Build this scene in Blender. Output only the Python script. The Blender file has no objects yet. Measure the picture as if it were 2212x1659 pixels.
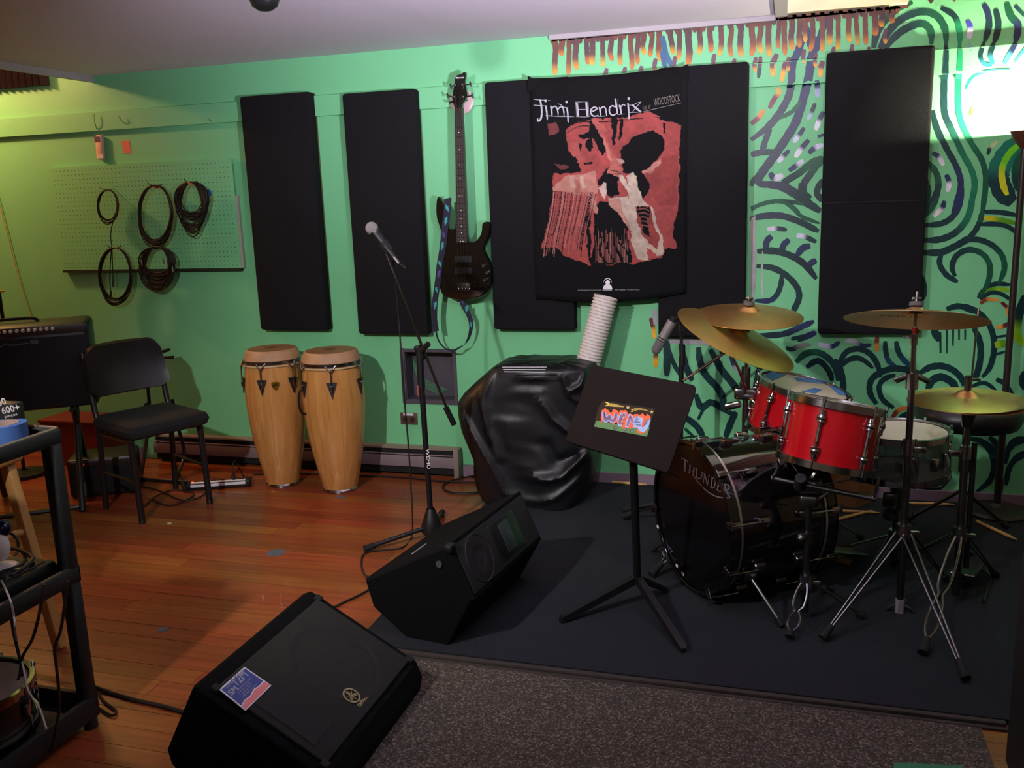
import bpy, bmesh, math, random
from mathutils import Vector, Matrix
random.seed(7)
R = math.radians
# ------------------------------------------------------------------ camera
CF, CYAW, CPIT, CROL, CD, CH = 1963.9, 0.29817, 0.20418, -0.03593, 4.4774, 1.4914
Fv = Vector((-math.sin(CYAW)*math.cos(CPIT), math.cos(CYAW)*math.cos(CPIT), -math.sin(CPIT)))
R0 = Vector((math.cos(CYAW), math.sin(CYAW), 0)); U0 = R0.cross(Fv)
Rv = R0*math.cos(CROL)+U0*math.sin(CROL); Uv = U0*math.cos(CROL)-R0*math.sin(CROL)
CO = Vector((0, -CD, CH))
cam_d = bpy.data.cameras.new('camera'); cam = bpy.data.objects.new('camera', cam_d)
bpy.context.scene.collection.objects.link(cam)
cam_d.sensor_fit = 'HORIZONTAL'; cam_d.sensor_width = 36; cam_d.lens = 36*CF/2212
cam_d.clip_start = .02; cam_d.clip_end = 60
cam.matrix_world = Matrix(((Rv.x, Uv.x, -Fv.x, CO.x), (Rv.y, Uv.y, -Fv.y, CO.y), (Rv.z, Uv.z, -Fv.z, CO.z), (0, 0, 0, 1)))
bpy.context.scene.camera = cam
# ------------------------------------------------------------------ world, lights, exposure
sc = bpy.context.scene
sc.view_settings.view_transform = 'Standard'; sc.view_settings.look = 'None'
sc.view_settings.exposure = 0.0; sc.view_settings.gamma = 1.0; sc.view_settings.use_curve_mapping = False
w = bpy.data.worlds.new('world'); sc.world = w; w.use_nodes = True
w.node_tree.nodes['Background'].inputs[0].default_value = (.9, .85, 1, 1)
w.node_tree.nodes['Background'].inputs[1].default_value = 0.03

def light(name, typ, loc, energy, col, size=.1, target=None, spot=None, blend=.5, size_y=None):
    d = bpy.data.lights.new(name, typ); d.energy = energy; d.color = col
    if typ == 'AREA':
        d.size = size
        if size_y: d.shape = 'RECTANGLE'; d.size_y = size_y
    else: d.shadow_soft_size = size
    if typ == 'SPOT': d.spot_size = R(spot); d.spot_blend = blend
    o = bpy.data.objects.new(name, d); sc.collection.objects.link(o); o.location = loc
    if target is not None:
        o.rotation_euler = (Vector(target)-Vector(loc)).to_track_quat('-Z', 'Y').to_euler()
    return o
# ceiling track lamps over and behind the photographer, a warm lamp in the left alcove, the torchiere bulb
light('track_lamp_light', 'SPOT', (-1.85, -3.7, 2.10), 250, (.98, .93, .93), .04, (-1.35, 0, .38), 80, .95)
light('track_lamp_light', 'SPOT', (-.42, -3.05, 2.12), 72, (1, .92, .92), .035, (.05, 0, 1.5), 100, .95)
light('uplighter_light', 'SPOT', (.30, -2.35, 2.03), 6, (.92, .86, 1), .08, (-.25, -1.65, 2.42), 150, .8)
light('uplighter_light', 'SPOT', (.45, -3.1, 1.30), 680, (.90, .81, 1), .10, (-.40, -1.75, 2.235), 72, 1.0)
light('room_lamp_light', 'POINT', (.6, -4.9, 1.9), 9, (.95, .88, 1), .15)
light('alcove_lamp_light', 'POINT', (-4.85, -.5, 2.52), 70, (1, .45, .17), .06)
light('torchiere_bulb_light', 'POINT', (.925, -.14, 1.668), 300, (1, .92, .66), .018)

# ------------------------------------------------------------------ pixel helpers: a point of the room behind a photo pixel
def ray(px, py): return Fv + Rv*((px-1106)/CF) - Uv*((py-829.5)/CF)
def PY(px, py, y=0.0):
    d = ray(px, py); return CO + d*((y-CO.y)/d.y)
def PX(px, py, x=0.0):
    d = ray(px, py); return CO + d*((x-CO.x)/d.x)
def PZ(px, py, z=0.0):
    d = ray(px, py); return CO + d*((z-CO.z)/d.z)
def PP(px, py, P0, n):
    d = ray(px, py); P0 = Vector(P0); n = Vector(n); return CO + d*((P0-CO).dot(n)/d.dot(n))

# ------------------------------------------------------------------ materials
def lin(c):
    if isinstance(c, str):
        c = [int(c[i:i+2], 16)/255 for i in (0, 2, 4)]
        c = [v/12.92 if v <= .04045 else ((v+.055)/1.055)**2.4 for v in c]
    return (c[0], c[1], c[2], 1)
MATS = {}
def mat(name, col, rough=.5, metal=0.0, var=0.0, vscale=8.0, bump=0.0, bscale=60.0, emit=None, estr=0, alpha=1, spec=.5, col2=None, stretch=None, trans=0, coat=0, attr=False, objrand=0.0):
    if name in MATS: return MATS[name]
    m = bpy.data.materials.new(name); m.use_nodes = True; nt = m.node_tree; N = nt.nodes; L = nt.links
    b = N['Principled BSDF']; b.inputs['Roughness'].default_value = rough; b.inputs['Metallic'].default_value = metal
    b.inputs['Specular IOR Level'].default_value = spec; b.inputs['Base Color'].default_value = lin(col)
    if trans: b.inputs['Transmission Weight'].default_value = trans
    if coat: b.inputs['Coat Weight'].default_value = coat
    if alpha < 1: b.inputs['Alpha'].default_value = alpha
    tc = N.new('ShaderNodeTexCoord'); mp = N.new('ShaderNodeMapping'); L.new(tc.outputs['Object'], mp.inputs[0])
    if stretch: mp.inputs['Scale'].default_value = stretch
    src = None
    if attr:
        a = N.new('ShaderNodeAttribute'); a.attribute_name = 'Col'; src = a.outputs['Color']
    if var or col2:
        nz = N.new('ShaderNodeTexNoise'); nz.inputs['Scale'].default_value = vscale; nz.inputs['Detail'].default_value = 6
        L.new(mp.outputs[0], nz.inputs['Vector'])
        mx = N.new('ShaderNodeMix'); mx.data_type = 'RGBA'
        rp = N.new('ShaderNodeMapRange'); rp.inputs[1].default_value = .3; rp.inputs[2].default_value = .7
        L.new(nz.outputs['Fac'], rp.inputs[0]); L.new(rp.outputs[0], mx.inputs[0])
        c1 = lin(col); c2 = lin(col2) if col2 else tuple([v*(1-var) for v in c1[:3]])+(1,)
        if src is not None:
            L.new(src, mx.inputs['A']); mm = N.new('ShaderNodeMix'); mm.data_type = 'RGBA'; mm.blend_type = 'MULTIPLY'
            mm.inputs[0].default_value = 1; L.new(src, mm.inputs['A']); mm.inputs['B'].default_value = (1-var, 1-var, 1-var, 1); L.new(mm.outputs['Result'], mx.inputs['B'])
        else:
            mx.inputs['A'].default_value = c1; mx.inputs['B'].default_value = c2
        src = mx.outputs['Result']
    if objrand:
        oi = N.new('ShaderNodeObjectInfo'); hs = N.new('ShaderNodeHueSaturation')
        mr = N.new('ShaderNodeMapRange'); mr.inputs[3].default_value = 1-objrand; mr.inputs[4].default_value = 1+objrand
        L.new(oi.outputs['Random'], mr.inputs[0]); L.new(mr.outputs[0], hs.inputs['Value'])
        mr2 = N.new('ShaderNodeMapRange'); mr2.inputs[3].default_value = .485; mr2.inputs[4].default_value = .515
        ms = N.new('ShaderNodeMath'); ms.operation = 'MULTIPLY'; ms.inputs[1].default_value = 7.31; mf = N.new('ShaderNodeMath'); mf.operation = 'FRACT'
        L.new(oi.outputs['Random'], ms.inputs[0]); L.new(ms.outputs[0], mf.inputs[0]); L.new(mf.outputs[0], mr2.inputs[0]); L.new(mr2.outputs[0], hs.inputs['Hue'])
        if src is not None: L.new(src, hs.inputs['Color'])
        else: hs.inputs['Color'].default_value = lin(col)
        src = hs.outputs['Color']
    if src is not None: L.new(src, b.inputs['Base Color'])
    if bump:
        nb = N.new('ShaderNodeTexNoise'); nb.inputs['Scale'].default_value = bscale; nb.inputs['Detail'].default_value = 3
        L.new(mp.outputs[0], nb.inputs['Vector'])
        bn = N.new('ShaderNodeBump'); bn.inputs['Strength'].default_value = bump; bn.inputs['Distance'].default_value = .004
        L.new(nb.outputs['Fac'], bn.inputs['Height']); L.new(bn.outputs[0], b.inputs['Normal'])
    if emit:
        b.inputs['Emission Color'].default_value = lin(emit); b.inputs['Emission Strength'].default_value = estr
    MATS[name] = m; return m

GREEN = '76cc92'
m_wall = mat('green_wall_paint', GREEN, .55, var=.07, vscale=1.7, bump=.15, bscale=90)
m_paint = mat('mural_paint', GREEN, .4, attr=True, var=.25, vscale=30)
m_ceil = mat('ceiling_paint', 'd6cfdc', .8, var=.04, vscale=2, bump=.1, bscale=60)
m_cream = mat('cream_paint', 'f0dcb4', .7, var=.05)
m_greytrim = mat('grey_trim_paint', 'a9a3a6', .6, var=.08)
m_sub = mat('subfloor', '1a0f0a', .9, var=.2)
m_plank = mat('fir_plank', '9a5028', .33, col2='78381c', vscale=5, stretch=(.6, 9, 9), bump=.08, bscale=60, objrand=.20, coat=.1)
m_carpet = mat('blue_black_carpet', '303339', .98, var=.25, vscale=160, bump=.8, bscale=500, spec=.1)
m_rug = None
m_basebd = mat('mauve_baseboard_paint', '8a7686', .6, var=.12)
m_heater = mat('heater_enamel', '8e8076', .5, var=.12)
m_blk = mat('black_plastic', '141416', .45, var=.2, vscale=20)
m_blkr = mat('black_rubber', '101012', .8)
m_blkp = mat('black_powder_coat', '17171a', .38, var=.1)
m_foam = mat('black_fabric_panel', '1e1e21', .97, var=.22, vscale=140, bump=.6, bscale=420, spec=.15)
m_ozite = mat('black_speaker_carpet', '121314', .97, var=.3, vscale=90, bump=.8, bscale=300, spec=.1)
m_grille = mat('black_speaker_grille', '101113', .85, var=.2, vscale=200, bump=.5, bscale=500)
m_vinyl = mat('black_vinyl', '131316', .38, var=.1, bump=.08, bscale=200)
m_seat = mat('black_seat_fabric', '14181a', .9, var=.2, vscale=150, bump=.3, bscale=400)
m_chrome = mat('chrome', 'a8a8aa', .2, 1.0)
m_dchrome = mat('worn_chrome', '6c6c6a', .32, 1.0, var=.25, vscale=25)
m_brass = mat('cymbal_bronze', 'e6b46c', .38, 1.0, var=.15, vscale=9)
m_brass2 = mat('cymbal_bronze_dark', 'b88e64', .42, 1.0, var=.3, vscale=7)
m_white = mat('white_plastic', 'dcd6d0', .45)
m_head = mat('drum_head_film', 'cdc6b0', .35, var=.12, vscale=9)
m_red = mat('red_drum_wrap', 'b80c1a', .25, var=.08, coat=.4)
m_clear = mat('smoky_acrylic', '4d5350', .15, var=.15, spec=.6, alpha=.75)
m_bdblk = mat('gloss_black_drum_wrap', '0c0b0d', .12, coat=.6)
m_bdhead = mat('gloss_black_drum_head', '0b0a0c', .16)
m_bluet = mat('blue_masking_tape', '4479b8', .7, var=.15, vscale=30)
m_stick = mat('hickory_stick', 'd6a868', .5, var=.12, vscale=20)
m_ltwood = mat('pale_stool_wood', 'b98a4c', .5, var=.2, stretch=(4, 4, .5), vscale=8)
m_skin = mat('rawhide_drum_skin', 'c49a74', .55, col2='a67c58', vscale=7)
m_greyp = mat('grey_printed_label', '9b9ba4', .6)
m_rope = mat('cable_rubber', '17130f', .55)
m_label = mat('print_white', 'e4e2ea', .6)

# ------------------------------------------------------------------ mesh builder
class M:
    def __init__(s): s.v = []; s.f = []; s.c = []; s.col = None; s.sm = []; s.smooth = True
    def add(s, vs, fs, smooth=None):
        o = len(s.v); s.v += [Vector(p) for p in vs]; s.f += [tuple(i+o for i in f) for f in fs]
        s.sm += [s.smooth if smooth is None else smooth]*len(fs)
        if s.col is not None: s.c += [s.col]*len(vs)
        return s
    def box(s, a, b):
        x0, y0, z0 = a; x1, y1, z1 = b
        if x0 > x1: x0, x1 = x1, x0
        if y0 > y1: y0, y1 = y1, y0
        if z0 > z1: z0, z1 = z1, z0
        return s.add([(x0,y0,z0),(x1,y0,z0),(x1,y1,z0),(x0,y1,z0),(x0,y0,z1),(x1,y0,z1),(x1,y1,z1),(x0,y1,z1)],
                     [(0,3,2,1),(4,5,6,7),(0,1,5,4),(1,2,6,5),(2,3,7,6),(3,0,4,7)], False)
    def bbox(s, c, u, v, w, su, sv, sw, bev=0):
        """oriented box: centre c, unit axes u v w, full sizes; bevelled by an inset ring"""
        c = Vector(c); u = Vector(u).normalized(); v = Vector(v).normalized(); w = Vector(w).normalized()
        if bev <= 0:
            vs = [c+u*(su/2*i)+v*(sv/2*j)+w*(sw/2*k) for k in (-1, 1) for i, j in ((-1,-1),(1,-1),(1,1),(-1,1))]
            return s.add(vs, [(0,3,2,1),(4,5,6,7),(0,1,5,4),(1,2,6,5),(2,3,7,6),(3,0,4,7)], False)
        def ring(hu, hv, r, z):
            out = []
            for cx, cy, a0 in ((hu-r, hv-r, 0), (-hu+r, hv-r, 90), (-hu+r, -hv+r, 180), (hu-r, -hv+r, 270)):
                for k in range(4):
                    a = R(a0+k*30); out.append(c+u*(cx+r*math.cos(a))+v*(cy+r*math.sin(a))+w*z)
            return out
        hu, hv, hw = su/2, sv/2, sw/2; b = min(bev, hw*.99, hu*.99, hv*.99)
        rings = [ring(hu-b, hv-b, max(b*.2, 1e-4), -hw), ring(hu-b*.3, hv-b*.3, b*.8, -hw+b*.3), ring(hu, hv, b, -hw+b),
                 ring(hu, hv, b, hw-b), ring(hu-b*.3, hv-b*.3, b*.8, hw-b*.3), ring(hu-b, hv-b, max(b*.2, 1e-4), hw)]
        return s.rings(rings, True, True)
    def rings(s, rings, cap0=False, cap1=False, closed=True, smooth=True):
        n = len(rings[0]); o = len(s.v); vs = [p for r in rings for p in r]; fs = []
        for i in range(len(rings)-1):
            for j in range(n if closed else n-1):
                k = (j+1) % n; fs.append((i*n+j, i*n+k, (i+1)*n+k, (i+1)*n+j))
        s.add(vs, fs, smooth)
        if cap0: s.add(list(rings[0]), [tuple(range(n-1, -1, -1))], False)
        if cap1: s.add(list(rings[-1]), [tuple(range(n))], False)
        return s
    def lathe(s, prof, c, n=(0,0,1), seg=32, closed=False):
        """prof: (radius, height) pairs turned about axis n through c"""
        c = Vector(c); n = Vector(n).normalized(); u = n.orthogonal().normalized(); v = n.cross(u)
        rings = []
        for r, h in prof:
            rings.append([c+n*h+(u*math.cos(2*math.pi*k/seg)+v*math.sin(2*math.pi*k/seg))*max(r, 1e-5) for k in range(seg)])
        if closed: rings.append(rings[0])
        return s.rings(rings)
    def cyl(s, a, b, r0, r1=None, seg=16, cap=True):
        a = Vector(a); b = Vector(b); r1 = r0 if r1 is None else r1; n = (b-a).normalized(); u = n.orthogonal().normalized(); v = n.cross(u)
        f = lambda c, r: [c+(u*math.cos(2*math.pi*k/seg)+v*math.sin(2*math.pi*k/seg))*r for k in range(seg)]
        return s.rings([f(a, r0), f(b, r1)], cap, cap)
    def sphere(s, c, r, seg=16, sc=(1,1,1), n=(0,0,1)):
        c = Vector(c); rr = seg//2; prof = [(r*math.sin(math.pi*i/rr), -r*math.cos(math.pi*i/rr)) for i in range(rr+1)]
        o = len(s.v); s.lathe(prof, (0,0,0), n, seg)
        for i in range(o, len(s.v)):
            p = s.v[i]; s.v[i] = c+Vector((p.x*sc[0], p.y*sc[1], p.z*sc[2]))
        return s
    def tube(s, pts, r, seg=8, smooth=4, closed=False, rf=None):
        pts = curve(pts, smooth, closed); n = len(pts); rings = []
        u = None
        for i, p in enumerate(pts):
            if closed: t = pts[(i+1) % n]-pts[i-1]
            else: t = pts[min(i+1, n-1)]-pts[max(i-1, 0)]
            if t.length < 1e-9: t = Vector((0,0,1))
            t.normalize()
            u = t.orthogonal().normalized() if u is None else (u-t*u.dot(t))
            if u.length < 1e-6: u = t.orthogonal()
            u.normalize(); v = t.cross(u); rr = r if rf is None else r*rf(i/(n-1))
            rings.append([p+(u*math.cos(2*math.pi*k/seg)+v*math.sin(2*math.pi*k/seg))*rr for k in range(seg)])
        if closed: rings.append(rings[0]); return s.rings(rings)
        return s.rings(rings, True, True)
    def prism(s, poly, d, cap=True, smooth=False):
        """planar polygon (3-D points) extruded by vector d"""
        poly = [Vector(p) for p in poly]; d = Vector(d); n = len(poly); q = [p+d for p in poly]
        s.rings([poly, q], False, False, True, smooth)
        if cap: s.add(poly, [tuple(range(n-1, -1, -1))], False); s.add(q, [tuple(range(n))], False)
        return s
    def poly(s, pts): return s.add(pts, [tuple(range(len(pts)))], False)
    def strip(s, pts, wvec, smooth=4, th=0.0, nvec=None):
        """flat band along pts; wvec = half width vector (or function of t)"""
        pts = curve(pts, smooth); n = len(pts); rings = []
        for i, p in enumerate(pts):
            wv = wvec(i/(n-1)) if callable(wvec) else Vector(wvec)
            if th: nv = Vector(nvec)*th; rings.append([p-wv, p+wv, p+wv+nv, p-wv+nv])
            else: rings.append([p-wv, p+wv])
        return s.rings(rings, bool(th), bool(th), bool(th))
def curve(pts, k=4, closed=False):
    pts = [Vector(p) for p in pts]
    if k <= 1 or len(pts) < 3: return pts
    n = len(pts); out = []
    for i in range(n if closed else n-1):
        g = lambda j: pts[j % n] if closed else pts[max(0, min(n-1, j))]
        p0, p1, p2, p3 = g(i-1), g(i), g(i+1), g(i+2)
        for q in range(k):
            t = q/k
            out.append(.5*((2*p1)+(p2-p0)*t+(2*p0-5*p1+4*p2-p3)*t*t+(3*p1-p0-3*p2+p3)*t**3))
    if not closed: out.append(pts[-1])
    return out
def wloc(p):
    v = Vector((0,0,0))
    while p is not None: v = v+Vector(p.location); p = p.parent
    return v
def obj(name, mb, m, parent=None, loc=None, tri=False):
    me = bpy.data.meshes.new(name)
    base = wloc(parent) if parent is not None else Vector((0,0,0))
    if parent is None:
        if loc is None:
            xs = [v.x for v in mb.v]; ys = [v.y for v in mb.v]; zs = [v.z for v in mb.v]
            loc = ((min(xs)+max(xs))/2, (min(ys)+max(ys))/2, min(zs))
        off = Vector(loc)
    else: off = Vector((0,0,0))
    me.from_pydata([tuple(v-base-off) for v in mb.v], [], mb.f)
    me.polygons.foreach_set('use_smooth', mb.sm)
    if mb.c:
        ca = me.color_attributes.new('Col', 'FLOAT_COLOR', 'POINT')
        ca.data.foreach_set('color', [x for c in mb.c for x in c])
    bm = bmesh.new(); bm.from_mesh(me)
    if not mb.c: bmesh.ops.remove_doubles(bm, verts=bm.verts, dist=1e-6)
    if not mb.c: bmesh.ops.recalc_face_normals(bm, faces=bm.faces)
    bm.to_mesh(me); bm.free()
    me.materials.append(m); me.update()
    if any(mb.sm):
        try: me.set_sharp_from_angle(angle=R(40))
        except Exception: pass
    o = bpy.data.objects.new(name, me); sc.collection.objects.link(o)
    o.location = off
    if parent is not None: o.parent = parent
    return o
def tag(o, label=None, cat=None, group=None, kind=None):
    if label: o['label'] = label
    if cat: o['category'] = cat
    if group: o['group'] = group
    if kind: o['kind'] = kind
    return o
def thing(name, label, cat, loc=(0,0,0), group=None):
    o = bpy.data.objects.new(name, None); sc.collection.objects.link(o); o.location = Vector(loc); o.empty_display_size = .1
    return tag(o, label, cat, group)
def struct(name, mb, m): return tag(obj(name, mb, m, None, (0,0,0)), kind='structure')
X, Y, Z3 = Vector((1,0,0)), Vector((0,1,0)), Vector((0,0,1))

def text_pts(s, size=1.0):
    """built-in font outline as (2-D verts, faces); height about size"""
    cu = bpy.data.curves.new('t', 'FONT'); cu.body = s; cu.size = size; cu.resolution_u = 2
    o = bpy.data.objects.new('t', cu); sc.collection.objects.link(o)
    dg = bpy.context.evaluated_depsgraph_get(); me = bpy.data.meshes.new_from_object(o.evaluated_get(dg))
    vs = [(v.co.x, v.co.y) for v in me.vertices]; fs = [tuple(p.vertices) for p in me.polygons]
    bpy.data.objects.remove(o); bpy.data.curves.remove(cu); bpy.data.meshes.remove(me)
    return vs, fs
def text_mb(mb, s, O, u, v, h, width=None, bold=0):
    """letters with lower left corner O, reading along u, up along v, cap height h; width squeezes"""
    vs, fs = text_pts(s); x0 = min(p[0] for p in vs); x1 = max(p[0] for p in vs)
    k = h/.69; kx = k if width is None else width/(x1-x0)
    O = Vector(O); u = Vector(u).normalized(); v = Vector(v).normalized(); nn = u.cross(v)
    for bx, by in ([(0, 0)] if not bold else [(0, 0), (bold, 0), (0, bold), (bold, bold)]):
        mb.add([O+u*((p[0]-x0)*kx+bx)+v*(p[1]*k+by)+nn*(bx+by)*.02 for p in vs], fs, False)
def ribbon(mb, pts2, wpx, mapf, c0, c1=None, off=0, taper=(.6, .5), k=5, split=.5, soft=.2):
    """brush stroke drawn in 2-D px then mapped to a surface; colours c0 -> c1"""
    pts = curve([(a, b, 0) for a, b in pts2], k); n = len(pts); c0 = lin(c0); c1 = lin(c1) if c1 else c0
    vs = []; cs = []
    for i, p in enumerate(pts):
        t = pts[min(i+1, n-1)]-pts[max(i-1, 0)]; t.normalize(); q = Vector((-t.y, t.x, 0)); s = i/(n-1)
        e = min(1, taper[0]+(1-taper[0])*min(1, s*6))*min(1, taper[1]+(1-taper[1])*min(1, (1-s)*6))
        h = wpx/2*e*(1+.06*math.sin(i*2.1))
        f = min(1, max(0, (s-split)/soft+.5))
        for sg in (-1, 0, 1):
            a = p+q*(h*sg); vs.append(mapf(a.x, a.y)); cs.append(tuple(c0[j]*(1-f)+c1[j]*f for j in range(4)))
    o = len(mb.v); mb.v += vs; mb.c += cs
    for i in range(n-1):
        for j in (0, 1):
            mb.f.append((o+3*i+j, o+3*i+j+1, o+3*i+4+j, o+3*i+3+j)); mb.sm.append(False)
def blob(mb, pts2, mapf, c):
    c = lin(c); vs = [mapf(a, b) for a, b in pts2]; o = len(mb.v); mb.v += vs; mb.c += [c]*len(vs)
    from mathutils.geometry import tessellate_polygon
    for t in tessellate_polygon([[Vector((a, b, 0)) for a, b in pts2]]): mb.f.append(tuple(o+i for i in t)); mb.sm.append(False)
# ================================================================== SETTING
ZC, ZCR, ZCL, ZT0, ZT1, XL, XR = 2.235, 2.30, 2.78, 1.935, 2.037, -3.775, -.062
hx0, hx1, hz0, hz1 = -1.98, -1.70, .42, .685
mb = M()
mb.box((-6.2, 0, 0), (hx0, .25, 2.9)).box((hx1, 0, 0), (2.4, .25, 2.9)).box((hx0, 0, hz1), (hx1, .25, 2.9)).box((hx0, 0, 0), (hx1, .25, hz0))
wall = struct('wall_back', mb, m_wall)
m_bw = mat('beige_wall_paint', 'c4ae8c', .7, var=.08, vscale=2)
struct('wall_right', M().box((2.4, -6.5, 0), (2.5, .25, 2.9)), m_bw)
struct('wall_left', M().box((-6.3, -6.5, 0), (-6.2, .25, 2.9)), m_bw)
struct('wall_front', M().box((-6.3, -6.6, 0), (2.5, -6.5, 2.9)), m_bw)
fl = struct('floor', M().box((-6.3, -6.6, -.12), (2.5, .25, -.013)), m_sub)
struct('ceiling', M().box((XL, -6.5, ZC), (XR, 0, 2.9)), m_ceil)
struct('ceiling_right', M().box((XR, -6.5, ZCR), (2.4, 0, 2.9)), m_ceil)
struct('ceiling_left', M().box((-6.2, -6.5, ZCL), (XL, 0, 2.9)), m_ceil)
struct('trim_1', M().box((XL-.02, -6.4, ZC-.036), (XL, -.001, ZC+.03)), m_greytrim)         # batten on the slab edge, left
struct('trim_2', M().box((XR-.02, -6.4, ZC-.012), (XR+.03, -.03, ZC)).box((-1.12, -.028, ZC-.022), (XR-.02, -.001, ZC)), m_greytrim)
struct('trim_3', M().box((XR+.03, -.05, ZC-.0), (.46, -.001, ZCR)), m_cream)
brd = struct('trim_4', M().box((-6.2, -.025, ZT0), (2.4, 0, ZT1)), m_wall)
struct('baseboard_back', M().box((-1.665, -.018, 0), (2.4, 0, .066)).box((-6.2, -.018, 0), (-3.75, 0, .066)), m_basebd)
# fir planks, each its own part
pi = 0
def plank(x0, x1, y0, y1):
    dz = random.uniform(-.0008, 0)
    obj('plank', M().box((x0+.0008, y0+.0012, -.013), (x1-.0008, y1-.0006, dz)), m_plank, fl)
y = -.012; k = 0
while y > -4.4:
    x = -6.1+random.uniform(0, 2.2) if k % 3 else -6.1; x0 = -6.15
    xs = [x0]
    while xs[-1] < -.9: xs.append(xs[-1]+random.uniform(1.5, 2.9))
    if xs[1]-xs[0] > 1.0: xs[1] -= random.uniform(0, .8)
    for a, b in zip(xs[:-1], xs[1:]): plank(a, min(b, -.8), y-.083, y)
    if -2.9 < y < -1.8: plank(.45, 1.9, y-.083, y)
    y -= .083; k += 1
# blue-black stage carpet with a bound edge, speckled rug before it
mb = M(); cz = .016
mb.prism([(-1.40, -.02, 0), (-1.385, -1.9, 0), (.612, -1.905, 0), (1.9, -1.9, 0), (1.9, -.02, 0)], (0, 0, cz))
cp = obj('stage_carpet', mb, m_carpet); tag(cp, 'flat blue-black carpet lying under the drum kit against the mural wall', 'carpet')
mb = M().bbox((-.39, -1.92, .009), X, Y, Z3, 2.0, .022, .018, .006).bbox((-.39, -1.938, .004), X, Y, Z3, 2.0, .016, .008, .003)
obj('carpet_binding', mb, mat('brown_rubber_strip', '3a322c', .8, var=.3), cp)['label'] = 'dark brown rubber edging strip'
def rugmat():
    m = mat('speckled_grey_rug', '4f4a44', .97, bump=.9, bscale=260, spec=.1); nt = m.node_tree; N = nt.nodes; L = nt.links
    v = N.new('ShaderNodeTexVoronoi'); v.inputs['Scale'].default_value = 210
    tc = N.new('ShaderNodeTexCoord'); nz = N.new('ShaderNodeTexNoise'); nz.inputs['Scale'].default_value = 3
    L.new(tc.outputs['Object'], v.inputs['Vector']); L.new(tc.outputs['Object'], nz.inputs['Vector'])
    cr = N.new('ShaderNodeValToRGB'); e = cr.color_ramp.elements
    e[0].position = 0; e[0].color = lin('3a352f'); e[1].position = 1; e[1].color = lin('847c72')
    for p_, c_ in ((.35, '524b44'), (.6, '464840'), (.8, '685855')): q = e.new(p_); q.color = lin(c_)
    sp = N.new('ShaderNodeSeparateColor'); L.new(v.outputs['Color'], sp.inputs[0]); L.new(sp.outputs[0], cr.inputs[0])
    L.new(cr.outputs[0], N['Principled BSDF'].inputs['Base Color']); return m
rug = obj('speckled_rug', M().prism([(-1.28, -1.955, 0), (.54, -1.955, 0), (.535, -3.9, 0), (-1.28, -3.9, 0)], (0, 0, .011)), rugmat())
tag(rug, 'speckled grey and brown short-pile rug in the foreground before the stage carpet', 'rug')

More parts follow.
